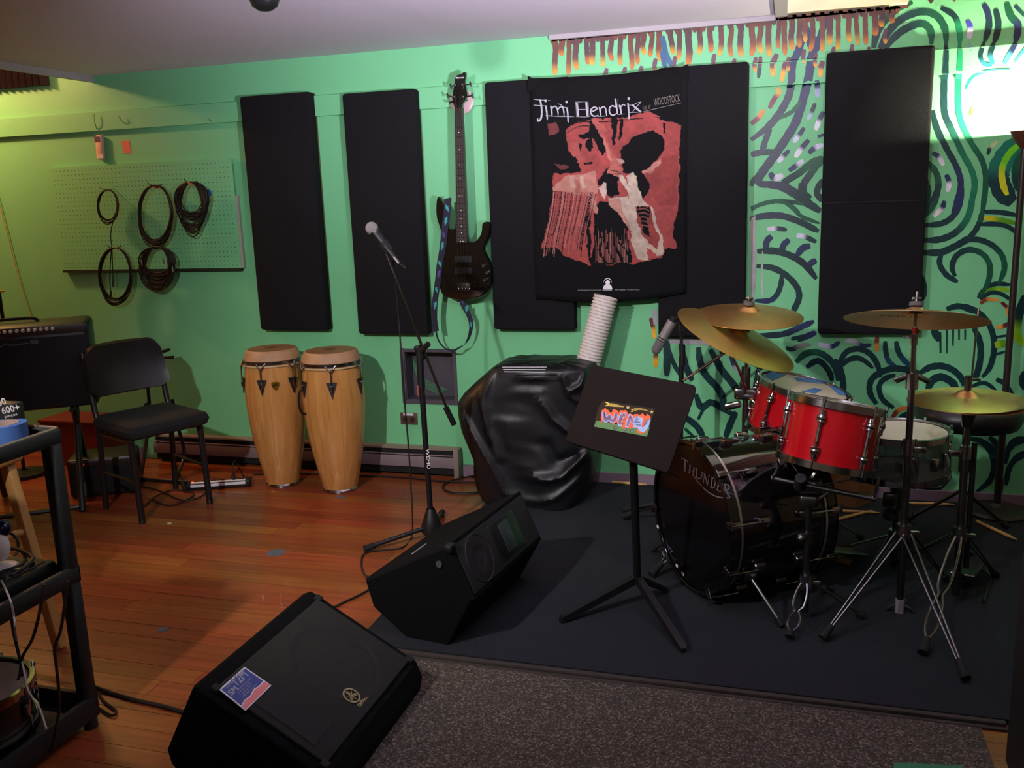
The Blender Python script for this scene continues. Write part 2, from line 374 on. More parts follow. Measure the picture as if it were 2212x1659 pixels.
# ---- mural: flat paint on the wall and on the picture-rail board
WMO = [0]
def WM(px, py):
    p = PY(px, py, 0); p.y = (-.0262 if ZT0-.001 < p.z < ZT1+.001 else -.0012)-WMO[0]*.00001
    if p.z > ZC-.001 and p.x < .46: p.z = ZC-.001
    return p
mb = M(); mb.col = None
def T(x0, y0, s): return lambda L_: [(x0+a/s, y0+b/s) for a, b in L_]
D, NV, GR, GY = '07383c', '22325e', '0a5c40', '2c3a50'
def S(tr, s, items):
    for it in items:
        wv, c0, c1 = it[0], it[1], it[2]; pts = it[3:]
        WMO[0] += 1; ribbon(mb, tr(list(zip(pts[0::2], pts[1::2]))), wv*1.12/s, WM, c0, c1)
S(T(1600, 0, 3.607), 3.607, [
 (52, NV, GY, 520,230, 470,340, 440,420, 405,500, 395,640, 370,760, 290,900, 200,1000, 80,1090),
 (60, NV, GY, 600,290, 575,370, 550,460, 530,600, 490,760, 430,950, 340,1100, 250,1230, 170,1340, 140,1390, 150,1430, 200,1450),
 (55, GY, D, 150,1430, 300,1450, 400,1500, 500,1570, 620,1650),
 (45, NV, NV, 510,200, 535,330, 570,400), (45, NV, NV, 670,150, 620,280, 590,400),
 (30, GR, GR, 300,920, 400,870, 470,790), (42, GY, D, 80,1205, 150,1190, 270,1180), (42, GY, GY, 230,1000, 190,1100, 165,1190),
 (48, D, GR, 300,1455, 370,1400, 460,1345, 550,1270, 640,1225), (50, GY, GR, 500,1520, 490,1440, 540,1360, 600,1280, 645,1250),
 (45, D, D, 640,1400, 600,1470, 600,1520, 645,1570), (35, D, D, 80,1450, 110,1390, 150,1370),
 (30, GR, GR, 80,1620, 200,1580, 330,1565, 400,1610, 460,1659), (30, D, GR, 330,1565, 430,1578, 550,1590),
 (38, NV, 'a9b8e0', 590,630, 600,690, 595,755), (30, D, 'a9c8d8', 580,805, 550,880, 520,935), (34, NV, 'eef0ff', 645,870, 610,940, 585,1015),
 (32, NV, 'd8def5', 495,995, 450,1060, 412,1110), (36, NV, 'eef0ff', 530,1090, 470,1160, 425,1225), (32, NV, 'd8def5', 378,1170, 330,1220, 290,1265),
 (34, NV, 'd8def5', 375,1330, 440,1285, 488,1250), (42, NV, 'e6e8fa', 230,1345, 262,1390, 330,1362), (36, NV, NV, 600,1065, 650,1050), (36, NV, 'd8def5', 530,1195, 580,1150, 645,1130),
 (34, '7a3a44', 'e8b040', 222,845, 262,770, 300,720, 285,680), (34, '7a3a44', 'e8903a', 80,965, 140,915, 180,855),
 (38, '6b3348', 'e8b040', 640,480, 622,540, 618,605), (38, '6b3348', 'f0b838', 285,420, 250,500, 255,600), (32, '6b3348', 'f0b838', 352,480, 335,550, 320,640),
 (28, '6b3348', D, 155,440, 150,520, 140,615),
 (50, D, GR, 1035,375, 1060,260, 1130,150, 1230,60, 1340,15), (52, D, GR, 1080,380, 1150,250, 1250,150, 1400,92, 1520,120, 1590,220, 1600,350),
 (44, D, '10805a', 1600,350, 1592,500, 1585,700, 1590,880, 1640,1000, 1720,1180, 1800,1330, 1822,1450, 1790,1600, 1772,1662),
 (52, D, GR, 1120,380, 1230,260, 1350,195, 1430,190, 1480,240, 1485,345),
 (44, D, NV, 1495,860, 1530,1000, 1600,1150, 1680,1300, 1715,1430, 1685,1570, 1650,1662),
 (42, D, '109060', 1560,60, 1660,120, 1702,220, 1706,350), (42, '109060', GR, 1706,350, 1700,500, 1695,800, 1720,950, 1800,1120, 1880,1250, 1910,1400, 1890,1600, 1880,1662),
 (45, NV, D, 1890,30, 1925,100, 1935,200, 1900,320), (30, D, '2f7f90', 1900,320, 1860,430, 1885,500, 1950,512),
 (45, D, D, 1985,70, 2008,200, 1975,330), (34, D, '2f7f90', 1975,330, 1935,430, 1960,505),
 (52, GR, NV, 2070,20, 2105,130, 2160,200, 2140,330), (34, NV, '4a9fb8', 2140,330, 2090,420, 2040,505), (45, NV, GR, 2135,45, 2212,125), (34, '2f8f98', '4a9fb8', 2210,375, 2120,495),
 (40, '4448b8', 'd8e0ff', 1768,160, 1790,220, 1780,305), (30, '4448b8', 'a0b0e8', 1780,340, 1784,400),
 (16, '1fa090', '30b0a8', 1750,700, 1800,610, 1900,562, 2090,545),
 (45, GR, D, 1450,1260, 1520,1340, 1540,1450, 1500,1560, 1425,1662), (40, GR, GR, 1440,1390, 1460,1500, 1440,1590),
 (34, NV, 'e4e8f8', 1495,1190, 1545,1225, 1580,1290), (36, NV, 'f0f0ff', 1600,1360, 1622,1420, 1610,1495), (34, NV, 'f0e8f0', 1588,1565, 1570,1620, 1520,1662),
 (150, '0c7a66', D, 2200,1090, 2090,1190, 2020,1300, 2010,1400, 2050,1500, 2120,1580), (46, '70d81a', 'd8e020', 2190,1110, 2090,1200, 2035,1320, 2045,1440, 2078,1520),
 (60, GR, D, 2212,1180, 2150,1290, 2145,1400, 2180,1500), (24, '4a8a30', 'c8d870', 1790,900, 1810,840, 1840,820), (26, D, 'c8d8a0', 1925,1205, 1945,1150, 2000,1100),
])
S(T(1600, 400, 3.95), 3.95, [
 (30, GR, GR, 90,215, 200,152, 350,140, 430,185, 510,260, 600,300, 672,325), (50, GY, D, 80,290, 200,262, 350,262, 500,310, 600,360, 665,395),
 (60, GY, D, 160,-10, 300,0, 400,25, 500,90, 600,170, 680,215), (50, D, D, 520,-20, 525,60, 600,110), (40, D, D, 640,30, 655,80, 690,100),
 (35, 'e0e2f0', GY, 225,378, 300,368, 395,382), (38, 'd8def5', D, 475,428, 550,440, 645,485),
 (48, NV, NV, 265,435, 222,480, 218,555), (46, NV, NV, 415,465, 365,510, 350,575), (50, NV, NV, 595,520, 530,535, 480,600), (48, NV, NV, 645,640, 600,665, 570,700),
 (52, D, '0a2c38', 140,565, 300,562, 450,612, 560,690, 645,800), (48, D, D, 135,690, 270,705, 390,770, 480,870, 498,960, 460,1050, 430,1110),
 (40, D, NV, 350,765, 340,860, 300,945, 240,985, 120,985), (46, '0a2c38', NV, 130,1285, 350,1272, 500,1215, 625,1160), (34, D, NV, 430,1312, 540,1290, 635,1250),
 (36, 'd0d4e8', NV, 660,1352, 730,1372, 790,1372, 845,1335), (34, 'd0d4e8', NV, 890,1332, 960,1328, 1040,1368, 1115,1360), (36, D, '8a9088', 385,1385, 440,1400, 500,1370, 600,1360),
 (50, GR, D, 470,1512, 550,1440, 650,1425, 740,1470, 810,1560, 830,1670), (46, D, D, 560,1555, 640,1500, 700,1520, 760,1600, 780,1670),
 (44, D, D, 850,1570, 862,1480, 920,1412, 1020,1398, 1110,1445, 1170,1540, 1190,1640), (36, D, D, 885,1505, 980,1468, 1080,1508),
 (40, D, '14506a', 1232,1330, 1238,1420, 1262,1500, 1340,1570), (42, D, '14506a', 1325,1330, 1345,1420, 1400,1500, 1490,1570),
 (34, '7a3a2c', 'e8a838', 1165,1290, 1160,1350, 1165,1420),
 (45, D, NV, 1545,342, 1700,330, 1800,275, 1862,180, 1882,60, 1876,-10), (50, D, '0f7a5a', 1545,470, 1700,462, 1830,405, 1920,305, 1960,200, 1985,60),
 (52, D, '0a3038', 1530,575, 1700,572, 1820,525, 1900,480, 1990,425), (44, D, D, 1500,745, 1555,820, 1562,930, 1530,985), (42, GR, D, 1545,285, 1640,180, 1678,70, 1690,-10), (40, GR, GR, 1555,210, 1600,100, 1605,0),
 (44, D, '0a3038', 1755,1058, 1870,1030, 1990,1085), (60, D, D, 1645,1225, 1675,1290, 1705,1310), (28, D, D, 1702,1250, 1704,1430), (26, D, GR, 1758,1230, 1757,1435), (26, D, GR, 1812,1230, 1810,1370), (26, D, GR, 1862,1230, 1862,1320), (26, D, GR, 1915,1230, 1914,1320),
 (34, NV, 'f0e8ec', 1735,135, 1712,200, 1645,268),
 (40, 'b4b2b0', 'a8a4aa', 108,270, 104,420, 112,620, 100,980), (14, 'a8c0b4', 'c8c8cc', 188,560, 180,760, 190,960), (18, 'b8b0b8', 'c0c0c8', 130,268, 90,290),
])
S(T(1780, 600, 4.148), 4.148, [
 (50, D, D, 175,1060, 170,930, 140,800, 90,730), (36, D, D, 160,790, 230,732, 340,732, 440,810),
 (50, D, D, 470,1130, 412,1030, 420,920, 500,850, 620,812, 740,822, 860,850), (42, D, D, 625,1165, 525,1090, 492,980, 540,905, 640,868),
 (52, D, D, 850,860, 950,800, 1060,790, 1160,830, 1230,900, 1252,970), (62, D, D, 930,1010, 962,925, 1050,888, 1150,940, 1190,1015),
 (32, D, D, 1320,975, 1420,940, 1500,975, 1545,1035), (30, D, D, 1370,1012, 1500,1025),
 (48, D, D, 1100,275, 1230,255, 1350,292, 1450,375, 1510,500, 1522,650, 1485,800, 1415,890), (52, D, D, 1340,450, 1392,560, 1402,700, 1372,850, 1340,910),
 (58, 'a0cc20', '60a820', 1530,605, 1580,592, 1650,592), (34, D, D, 1505,535, 1650,515), (34, D, D, 1535,685, 1650,655),
 (36, D, D, 1380,182, 1430,110, 1530,55, 1670,62), (34, '5a9a20', '88cc20', 1430,132, 1530,100, 1670,112), (32, D, D, 1395,190, 1500,132, 1600,150, 1680,205),
 (30, '8a3a24', 'e8a040', 1398,232, 1460,192, 1562,200), (30, '6b1f30', 'e8a040', 1588,218, 1640,270, 1652,345), (34, '6b1f30', 'e8a040', 1660,405, 1600,435, 1538,445),
 (36, '7a2f22', 'd88840', 608,1262, 660,1190, 745,1160), (60, D, D, 670,1290, 720,1240, 800,1220), (40, D, D, 1540,910, 1620,950, 1700,1080),
 (70, D, '8ccc20', 1800,160, 1745,330, 1720,500, 1800,600), (50, D, D, 1800,840, 1770,920, 1800,1000),
 (48, D, D, 1355,1450, 1470,1500, 1545,1600, 1580,1720), (44, D, D, 1812,1440, 1710,1455, 1650,1530, 1625,1670), (44, D, D, 1812,1565, 1730,1600, 1680,1670),
])
S(T(2000, 280, 5.925), 5.925, [
 (64, '0a5c40', D, 722,1040, 705,1120, 680,1200, 610,1320, 520,1400), (56, D, D, 745,1052, 950,1058, 1165,1095), (58, 'd0d020', '5aa018', 745,1132, 900,1145, 1145,1195), (54, D, D, 690,1212, 900,1208, 1060,1248, 1165,1330),
])
S(T(1900, 340, 2.24), 2.24, [
 (25, D, GR, 425,402, 480,398, 545,425, 592,475, 603,540, 575,612), (25, D, GR, 365,575, 350,530, 372,475, 430,446, 495,465, 532,520, 525,600, 485,675), (24, D, D, 300,462, 290,515, 325,570, 378,602),
])
S(T(2050, 940, 5.53), 5.53, [
 (66, D, D, 240,40, 380,70, 480,170, 530,300, 530,430, 470,560, 330,672), (66, D, D, 480,20, 560,100, 600,200, 610,500, 620,690), (60, D, D, 900,60, 770,105, 700,200), (60, D, D, 900,245, 790,290, 715,400, 680,600)])
S(T(1380, 600, 4.148), 4.148, [
 (56, D, D, 250,560, 252,700, 250,880), (36, D, D, 250,590, 300,740, 375,880), (52, '0a2c3c', D, 375,590, 420,790, 480,920),
 (56, D, D, 535,620, 550,750, 600,870, 700,980, 755,1080, 740,1180), (56, D, D, 640,640, 740,820, 850,960, 910,1060),
 (52, D, D, 510,1040, 560,1160, 640,1115, 720,1150, 850,1230), (44, D, D, 590,1150, 530,1270), (52, D, D, 775,1430, 830,1280, 870,1200),
 (52, D, D, 420,1250, 520,1330, 580,1430), (40, GR, D, 410,1350, 500,1430), (26, NV, 'a8b0b8', 818,700, 850,790, 885,838),
 (34, '6b2f30', 'f0b830', 105,360, 130,450, 142,545), (38, '7a4424', 'f0b020', 150,640, 152,720, 150,800),
 (64, 'b0aeb6', 'b0aeb6', 142,285, 150,420), (50, 'b8b4c0', 'b0b0b4', 270,562, 500,570, 800,600), (40, D, NV, 1420,560, 1500,530, 1590,490),
 (46, D, D, 1040,980, 1090,800, 1160,740), (44, D, D, 1090,1010, 1130,860),
])
# rust-brown flame fringe hanging from the ceiling line
FR = [(80,690),(145,510),(205,690),(280,640),(370,590),(430,600),(520,610),(600,560),(690,600),(775,640),(840,590),(895,500),(970,520),(1035,560),(1150,500),(1220,550),(1310,600),(1415,500),(1510,480),(1600,510),(1695,520),(1795,520),(1890,510),(1965,490),(2050,520)]
FR = [(1180+a/4.254, b/4.254) for a, b in FR]+[(1600+a/3.607, b/3.607) for a, b in [(300,380),(345,430),(400,390),(465,370),(510,330),(555,400),(630,400),(695,350),(765,390),(840,330),(905,350),(970,350),(1050,280),(1100,210),(1180,180)]]
def ctop(x): return 81-(x-1180)*.0957 if x < 1683 else 34-(x-1683)*.098
random.seed(11)
for i, (x, b) in enumerate(FR):
    WMO[0] += 1
    t = ctop(x); wv = random.uniform(10, 14); dx = random.uniform(-4, 4)
    ribbon(mb, [(x, t+1), (x+random.uniform(-2, 2), t+(b-t)*.35), (x+random.uniform(-3, 3), t+(b-t)*.7), (x+dx, b)], wv, WM, random.choice(['5a2c34', '62302e', '4c2634', '6e3828']), random.choice(['d8981c', 'c87420', 'e0ac28']), split=.76, soft=.25)
    if i % 2 == 0 and i > 4: ribbon(mb, [(x+9, b+4), (x+6, b+20), (x+8, b+36)], 9, WM, '6a3a50', 'e8a83c', split=.7)
for x in range(1196, 1950, 20):
    ribbon(mb, [(x-4, ctop(x)+5), (x+10, ctop(x+10)+5), (x+25, ctop(x+25)+5)], 11, WM, random.choice(['6e3426', '7c3e22', '5c2e2c']), None, taper=(1, 1))
for x in range(1196, 1950, 19):
    ribbon(mb, [(x, ctop(x)+6), (x+1, ctop(x)+20)], 17, WM, random.choice(['66302a', '743a24', '5a2c32']), None, taper=(1, .3), k=2)
S(T(1180, 0, 4.254), 4.254, [(44, '2a5c88', '2a5c88', 1070,330, 1085,430, 1110,520, 1165,620), (40, '2a5c88', '2a5c88', 1060,470, 1075,540, 1095,625)])
mu = obj('mural', mb, m_paint, wall); mu['label'] = 'painted mural of dark green and navy swirls with a brown and yellow flame fringe'

# ---- baseboard heater
t = thing('baseboard_heater', 'long grey metal baseboard heater on the wall behind the congas', 'heater', (-2.5, -.035, 0))
hxa, hxb = -3.62, -1.70
obj('housing', M().box((hxa, -.03, .02), (hxb, -.001, .165)).box((hxa, -.058, .155), (hxb, -.03, .165)), m_heater, t)
obj('front_cover', M().bbox(((hxa+hxb)/2, -.062, .088), X, Z3, Y, hxb-hxa, .062, .006, .002).bbox(((hxa+hxb)/2, -.06, .127), X, Z3, Y, hxb-hxa, .006, .012, .002), mat('heater_cover', '86767a', .45, var=.15), t)
obj('fin_slot', M().box((hxa+.01, -.052, .02), (hxb-.01, -.03, .150)), m_blkr, t)['label'] = 'black slot with heating fins'
obj('end_cap', M().bbox((hxb+.012, -.036, .083), X, Y, Z3, .03, .066, .165, .006), m_heater, t)
# ---- wall recess, outlet
t = thing('recessed_wall_box', 'open dark grey metal box set into the green wall behind the microphone stand', 'wall box', (-1.84, -.005, .40))
fr = M()
for a, b in (((hx0-.022, -.008, hz0-.02), (hx0, .0, hz1+.02)), ((hx1, -.008, hz0-.02), (hx1+.018, .0, hz1+.02)), ((hx0, -.008, hz1), (hx1, .0, hz1+.018)), ((hx0, -.008, hz0-.02), (hx1, .0, hz0))): fr.box(a, b)
m_box = mat('grey_sheet_metal', '55525c', .5, .2, var=.25)
obj('frame', fr, m_box, t)
obj('back_panel', M().box((hx0, .10, hz0), (hx1, .12, hz1)), m_box, t)
mbx = M().box((hx0, .0, hz0), (hx0+.003, .1, hz1)).box((hx1-.003, .0, hz0), (hx1, .1, hz1)).box((hx0, .0, hz1-.003), (hx1, .1, hz1)).box((hx0, .0, hz0), (hx1, .1, hz0+.003))
obj('side_panel', mbx, m_box, t)
sm = M()
for k in range(7):
    sm.tube([(hx0+.01+.006*k, .09, .64-.01*k), (hx0+.02+.004*k, .088, .56), (hx0+.06+.006*k, .088, .48+.004*k), (hx0+.15+.01*k, .088, .435+.004*k)], .0018, 6, 5)
obj('green_wire', sm, mat('green_wire', '4f9468', .5), t)['label'] = 'loops of green wire'
t = thing('wall_outlet', 'brown wall outlet plate with a white label strip low on the green wall', 'outlet', (-1.975, -.004, .28))
obj('cover_plate', M().bbox((-1.974, -.004, .313), X, Z3, Y, .10, .066, .006, .002), mat('brown_bakelite', '5c463e', .4), t)
for dx in (-.022, .022): obj('socket', M().cyl((-1.974+dx, -.0069, .308), (-1.974+dx, -.010, .308), .014), mat('dark_socket', '2c1f1c', .5), t)
obj('label_strip', M().bbox((-1.974, -.0085, .337), X, Z3, Y, .06, .012, .002), m_label, t)['label'] = 'small white label'
# ---- pegboard with holes, hooks, edge strips
pgA, pgB = PY(113, 356), PY(512, 352); px0, px1, pz0, pz1 = -4.14, -2.925, 1.15, 1.745
t = thing('pegboard', 'green painted pegboard holding coiled cables on the left of the wall', 'pegboard', ((px0+px1)/2, -.01, pz0))
obj('board', M().box((px0, -.022, pz0), (px1, -.016, pz1)), m_wall, t)
obj('batten', M().box((px0, -.016, pz0), (px1, -.001, pz0+.03)).box((px0, -.016, pz1-.03), (px1, -.001, pz1)), m_wall, t)
hm = M()
nx = int((px1-px0)/.0254); nz = int((pz1-pz0)/.0254)
for i in range(nx):
    for j in range(nz):
        c = Vector((px0+.018+i*.0254, -.0223, pz0+.014+j*.0254)); a = [c+Vector((.0032*math.cos(q*math.pi/3), 0, .0032*math.sin(q*math.pi/3))) for q in range(6)]
        hm.poly(a)
tag(obj('peg_hole', hm, mat('peg_hole_dark', '3e7050', .9), t), kind='stuff')
obj('bottom_strip', M().box((px0, -.034, pz0-.014), (px1, -.0, pz0)), mat('dark_green_strip', '14281c', .6), t)
obj('side_strip', M().box((px1, -.02, pz0+.0), (px1+.016, -.001, pz1-.2)), mat('grey_putty', 'a0a898', .7), t)
def hook(p, parent): obj('hook', M().tube([(p.x, -.02, p.z+.005), (p.x-.005, -.06, p.z), (p.x-.01, -.11, p.z+.004), (p.x-.012, -.125, p.z+.018)], .0022, 6, 3), m_dchrome, parent)
COILS = [ # centre px, rx px, ry px, turns, radius of cable, dark label
 (233, 446, 23, 36, 7, .0030, 'thin black cable hung in a small loose coil at the upper left of the pegboard'),
 (336, 466, 38, 66, 12, .0034, 'black cable in a tall coil with a red band on the pegboard'),
 (414, 449, 38, 56, 22, .0034, 'thick bundle of black cable with an orange tie hung on the right of the pegboard'),
 (249, 597, 37, 62, 10, .0034, 'black cable in a tall coil over the left part of the lower pegboard edge'),
 (339, 581, 41, 48, 26, .0036, 'fat round bundle of black cable with silver plugs at the lower pegboard edge')]
for i, (cx, cy, rx, ry, nt_, rr, lab) in enumerate(COILS):
    random.seed(20+i); top = PY(cx, cy-ry, -.075); hook(top, t)
    g = thing('cable_coil', lab, 'cable', (top.x, -.075, PY(cx, cy+ry).z), 'coiled cables on the pegboard')
    cm = M(); thick = nt_ > 15
    for k in range(nt_):
        fx = 1-random.uniform(0, .42 if thick else .16); fy = 1-random.uniform(0, .42 if thick else .12)+(.12 if k == 0 else 0); ph = random.uniform(-.05, .05)
        pts = []
        for q in range(18):
            a = 2*math.pi*q/18; ex = rx*fx*math.cos(a)*(1+.0*math.sin(a)); ey = ry*fy*math.sin(a)
            ptop = cy-ry+ry*fy
            pts.append(PY(cx+ex+ph*ry*math.sin(a), ptop-ey*1.0, -.075-.004*(k % 6)-random.uniform(0, .004)))
        cm.tube(pts, rr, 6, 2, True)
    obj('loop', cm, m_rope, g)
    if i in (0, 3):
        x_ = cx+12 if i == 0 else cx-8
        a_ = [(x_, cy-ry), (x_-4, cy), (x_-2, cy+ry*.5)] if i else [(x_, cy+ry*.8), (x_-6, cy+60), (x_-3, cy+95), (x_-1, cy+160)]
        obj('loose_end', M().tube([PY(a, b, -.08) for a, b in a_], rr*.9, 6, 4).cyl(PY(a_[-1][0], a_[-1][1], -.08), PY(a_[-1][0]+1, a_[-1][1]+14, -.08), .006), m_rope, g)
    if i == 1: obj('band', M().bbox(PY(338, 403, -.082), X, Y, Z3, .014, .03, .018, .003), mat('red_tape', 'c02818', .6), g)['label'] = 'red tape band'
    if i == 2:
        obj('tie', M().bbox(PY(410, 396, -.10), (1,0,-.6), Y, (.6,0,1), .03, .008, .008, .002), mat('orange_tie', 'e08850', .5), g)  # tie in its own orange colour on the cable bundle
        obj('plug_cover', M().sphere(PY(450, 417, -.05), .02, 12, (1, .5, 1)), mat('blue_cap', '1c58b0', .5), g)['label'] = 'blue cap'
    if i == 4:
        for a, b in ((352, 565), (305, 567), (372, 582)): obj('plug', M().cyl(PY(a, b-6, -.11), PY(a+2, b+6, -.11), .005), m_chrome, g)
# ---- small things on the wall
t = thing('wall_fixture', 'narrow white plastic device with a purple emblem high on the green wall', 'wall device', (-3.79, -.01, 1.78))  # narrow wall device of unidentified use
a, b = PY(204, 293, -.02), PY(226, 344, -.02); cxm, czm = (a.x+b.x)/2, (a.z+b.z)/2
obj('body', M().bbox((cxm, -.014, czm), (1,0,-.06), (.06,0,1), Y, .052, .135, .026, .012), mat('yellowed_white_plastic', 'd8b8a4', .45), t)
obj('emblem', M().bbox((cxm-.004, -.0275, czm+.045), X, Z3, Y, .034, .03, .002), mat('purple_print', '5a3560', .5), t)
obj('lower_cap', M().bbox((cxm+.002, -.0275, czm-.05), X, Z3, Y, .04, .022, .002), m_white, t)
a, b = PY(262, 305), PY(284, 331)
tag(obj('sticky_note', M().prism([(a.x, 0, a.z), (b.x-.004, 0, a.z), (b.x, 0, b.z), (a.x+.008, 0, b.z)], (0, -.0015, 0)), mat('pink_paper', 'd87868', .8)), 'small pink paper square stuck on the wall above the pegboard', 'note')
tag(obj('pull_string', M().tube([PY(-12, 400, -.012), PY(14, 500, -.012), PY(40, 600, -.012), PY(72, 700, -.012)], .0035, 6), mat('pale_cord', 'b8a868', .6)), 'pale thin cord hanging down the green wall above the amplifier', 'cord')
for a in ((203, 246, 209, 278), (257, 250, 268, 266), (452, 256, 456, 262)):
    p0, p1 = PY(a[0], a[1], -.04), PY(a[2], a[3], -.03); obj('rail_hook', M().tube([p0, (p0+p1)/2-Vector((0, .006, 0)), p1, Vector((p1.x, -.024, p1.z+.004))], .0022, 6), mat('green_hook', '5a8a50', .5), brd)
# left egg-crate foam, high in the alcove
t = thing('foam_panel', 'dark brown ribbed acoustic foam at the top of the wall in the far left corner', 'acoustic foam', (-4.5, -.03, 2.2))
mb = M(); xa, xb, za, zb = -5.1, -4.085, 2.205, 2.5
pf = [(xa, -.001)]; n_ = 44
for k in range(n_+1): pf.append((xa+(xb-xa)*k/n_, -.05 if k % 2 else -.022))
pf.append((xb, -.001))
mb.prism([(a, b, za) for a, b in pf], (0, 0, zb-za)); obj('ribbed_foam', mb, mat('brown_foam', '3c2a2a', .95, var=.2, vscale=60), t)
# right wedge foam under the ceiling
t = thing('foam_panel', 'pinkish brown wedge foam on the ceiling at the top right above the mural', 'acoustic foam', (.9, -.35, ZCR-.06), None)
mb = M(); xa, xb = .50, 1.30; n_ = 9; pf = [(xa, ZCR-.001), (xb, ZCR-.001)]; st = (xb-xa)/n_
for k in range(n_, 0, -1): pf += [(xa+st*k, ZCR-.02), (xa+st*(k-.5), ZCR-.085)]
pf.append((xa, ZCR-.02)); mb.prism([(a, -.08, b) for a, b in pf], (0, -.9, 0)); obj('wedge_foam', mb, mat('pink_brown_foam', '8a5a58', .95, var=.15, vscale=60), t)
# ================================================================== ACOUSTIC PANELS AND FLAG
def panel(xl, xr, zb, zt, dep, label, seam=None):
    t = thing('acoustic_panel', label, 'acoustic panel', ((xl+xr)/2, -dep/2, zb), 'black fabric acoustic panels on the back wall')
    o = obj('fabric_cover', M().bbox(((xl+xr)/2, -dep/2-.004, (zb+zt)/2), X, Z3, Y, xr-xl, zt-zb, dep-.008, .014), m_foam, t)
    obj('wood_frame', M().box((xl+.004, -.018, zb+.004), (xr-.004, -.0265 if zt < 0 else -.001, zt-.004)), mat('panel_frame_wood', '6b5a34', .7), t)
    if seam: obj('seam', M().box((xl+.006, -dep-.0035, seam-.002), (xr-.006, -dep-.0, seam+.002)), m_blkr, t)
    return t
dp = .078
a0, a1, b0, b1 = PY(512, 209, -dp), PY(565, 713, -dp), PY(684, 205, 0), PY(719, 695, 0)
panel((a0.x+a1.x)/2, (b0.x+b1.x)/2, a1.z, a0.z, dp, 'black fabric wall panel, first from the left, between the pegboard and the second panel')
a0, a1, b0, b1 = PY(730, 203, -dp), PY(780, 722, -dp), PY(907, 195, 0), PY(936, 690, 0)
panel((a0.x+a1.x)/2, (b0.x+b1.x)/2, a1.z, a0.z, dp, 'black fabric wall panel behind the vocal microphone, left of the bass guitar')
a0, a1, b1 = PY(1046, 178, -dp), PY(1065, 712, -dp), PY(1242, 712, -dp)
panel((a0.x+a1.x)/2, b1.x, a1.z, a0.z, dp, 'black fabric wall panel right of the bass guitar, half covered by the printed flag')
a0, a1, b0 = PY(1420, 150, -dp), PY(1420, 728, -dp), PY(1618, 132, -dp)
panel(a0.x, b0.x, a1.z, b0.z, dp, 'black fabric wall panel behind the right half of the printed flag, above the cymbals')
a0, a1, b0, b1 = PY(1790, 113, -dp), PY(1763, 722, -dp), PY(2022, 100, -dp), PY(1985, 735, -dp)
panel((a0.x+a1.x)/2, (b0.x+b1.x)/2, a1.z, a0.z, dp, 'rightmost black fabric wall panel with a faint seam, on the mural beside the torchiere', PY(1880, 436, -dp).z)

FC = [(1144, 169), (1483, 143), (1481, 634), (1156, 646)]
def FM(px, py, off=.0):
    p = PY(px, py, -.10); p.y = -.094-.005*math.sin(p.x*19+1)-.003*math.sin(p.z*9+p.x*8)-off; return p
mb = M(); nu, nv = 26, 34; rings = []
for j in range(nv+1):
    v = j/nv; row = []
    for i in range(nu+1):
        u = i/nu; x = (FC[0][0]*(1-u)+FC[1][0]*u)*(1-v)+(FC[3][0]*(1-u)+FC[2][0]*u)*v; yy = (FC[0][1]*(1-u)+FC[1][1]*u)*(1-v)+(FC[3][1]*(1-u)+FC[2][1]*u)*v
        yy += 13*math.sin(math.pi*u)*v**3+5*math.sin(math.pi*u)*(1-v)**3; row.append(FM(x, yy))
    rings.append(row)
mb.rings(rings, closed=False)
t = thing('printed_flag', 'black cloth flag printed with a red picture of a guitarist and white gothic lettering', 'flag', (-.85, -.1, .95))
o = obj('cloth', mb, mat('black_flag_cloth', '18181a', .95, spec=.08, var=.15, vscale=60, bump=.3, bscale=300), t); md = o.modifiers.new('s', 'SOLIDIFY'); md.thickness = .002; md.offset = -1
for cx, cy, sx in ((1144, 169, 1), (1483, 143, -1)):
    obj('pinned_corner', M().prism([FM(cx-2*sx, cy+30, .002), FM(cx-4*sx*1.0, cy-5, .004), FM(cx+26*sx, cy+8, .002)], (0, -.004, 0)), MATS['black_flag_cloth'], t)
import numpy as np
def F2(L_, s=2.962, x0=1040, y0=120): return [(x0+a/s, y0+b/s) for a, b in L_]
gu, gv = 250, 300; GX, GY_ = np.meshgrid(np.linspace(355, 1285, gu), np.linspace(345, 1345, gv))
rs_ = np.random.RandomState(3)
def sn(freq, seed):
    r_ = np.random.RandomState(seed); g = r_.rand(int(1000/freq)+3, int(1000/freq)+3); fx = (GX-355)/freq; fy = (GY_-345)/freq; ix = fx.astype(int); iy = fy.astype(int); tx_ = fx-ix; ty_ = fy-iy
    return (g[iy, ix]*(1-tx_)+g[iy, ix+1]*tx_)*(1-ty_)+(g[iy+1, ix]*(1-tx_)+g[iy+1, ix+1]*tx_)*ty_-.5
JX = GX+22*sn(38, 1)+9*sn(11, 2); JY = GY_+22*sn(38, 3)+9*sn(11, 4)
COLR = np.zeros(GX.shape+(3,)); COLR[:] = lin('17161a')[:3]
def inpoly(P, x, y):
    c_ = np.zeros(x.shape, bool); n = len(P); j = n-1
    for i in range(n):
        xi, yi = P[i]; xj, yj = P[j]
        if yi != yj: c_ ^= ((yi > y) != (yj > y)) & (x < (xj-xi)*(y-yi)/(yj-yi)+xi)
        j = i
    return c_
def fb(c, *p): COLR[inpoly(list(zip(p[0::2], p[1::2])), JX, JY)] = lin(c)[:3]
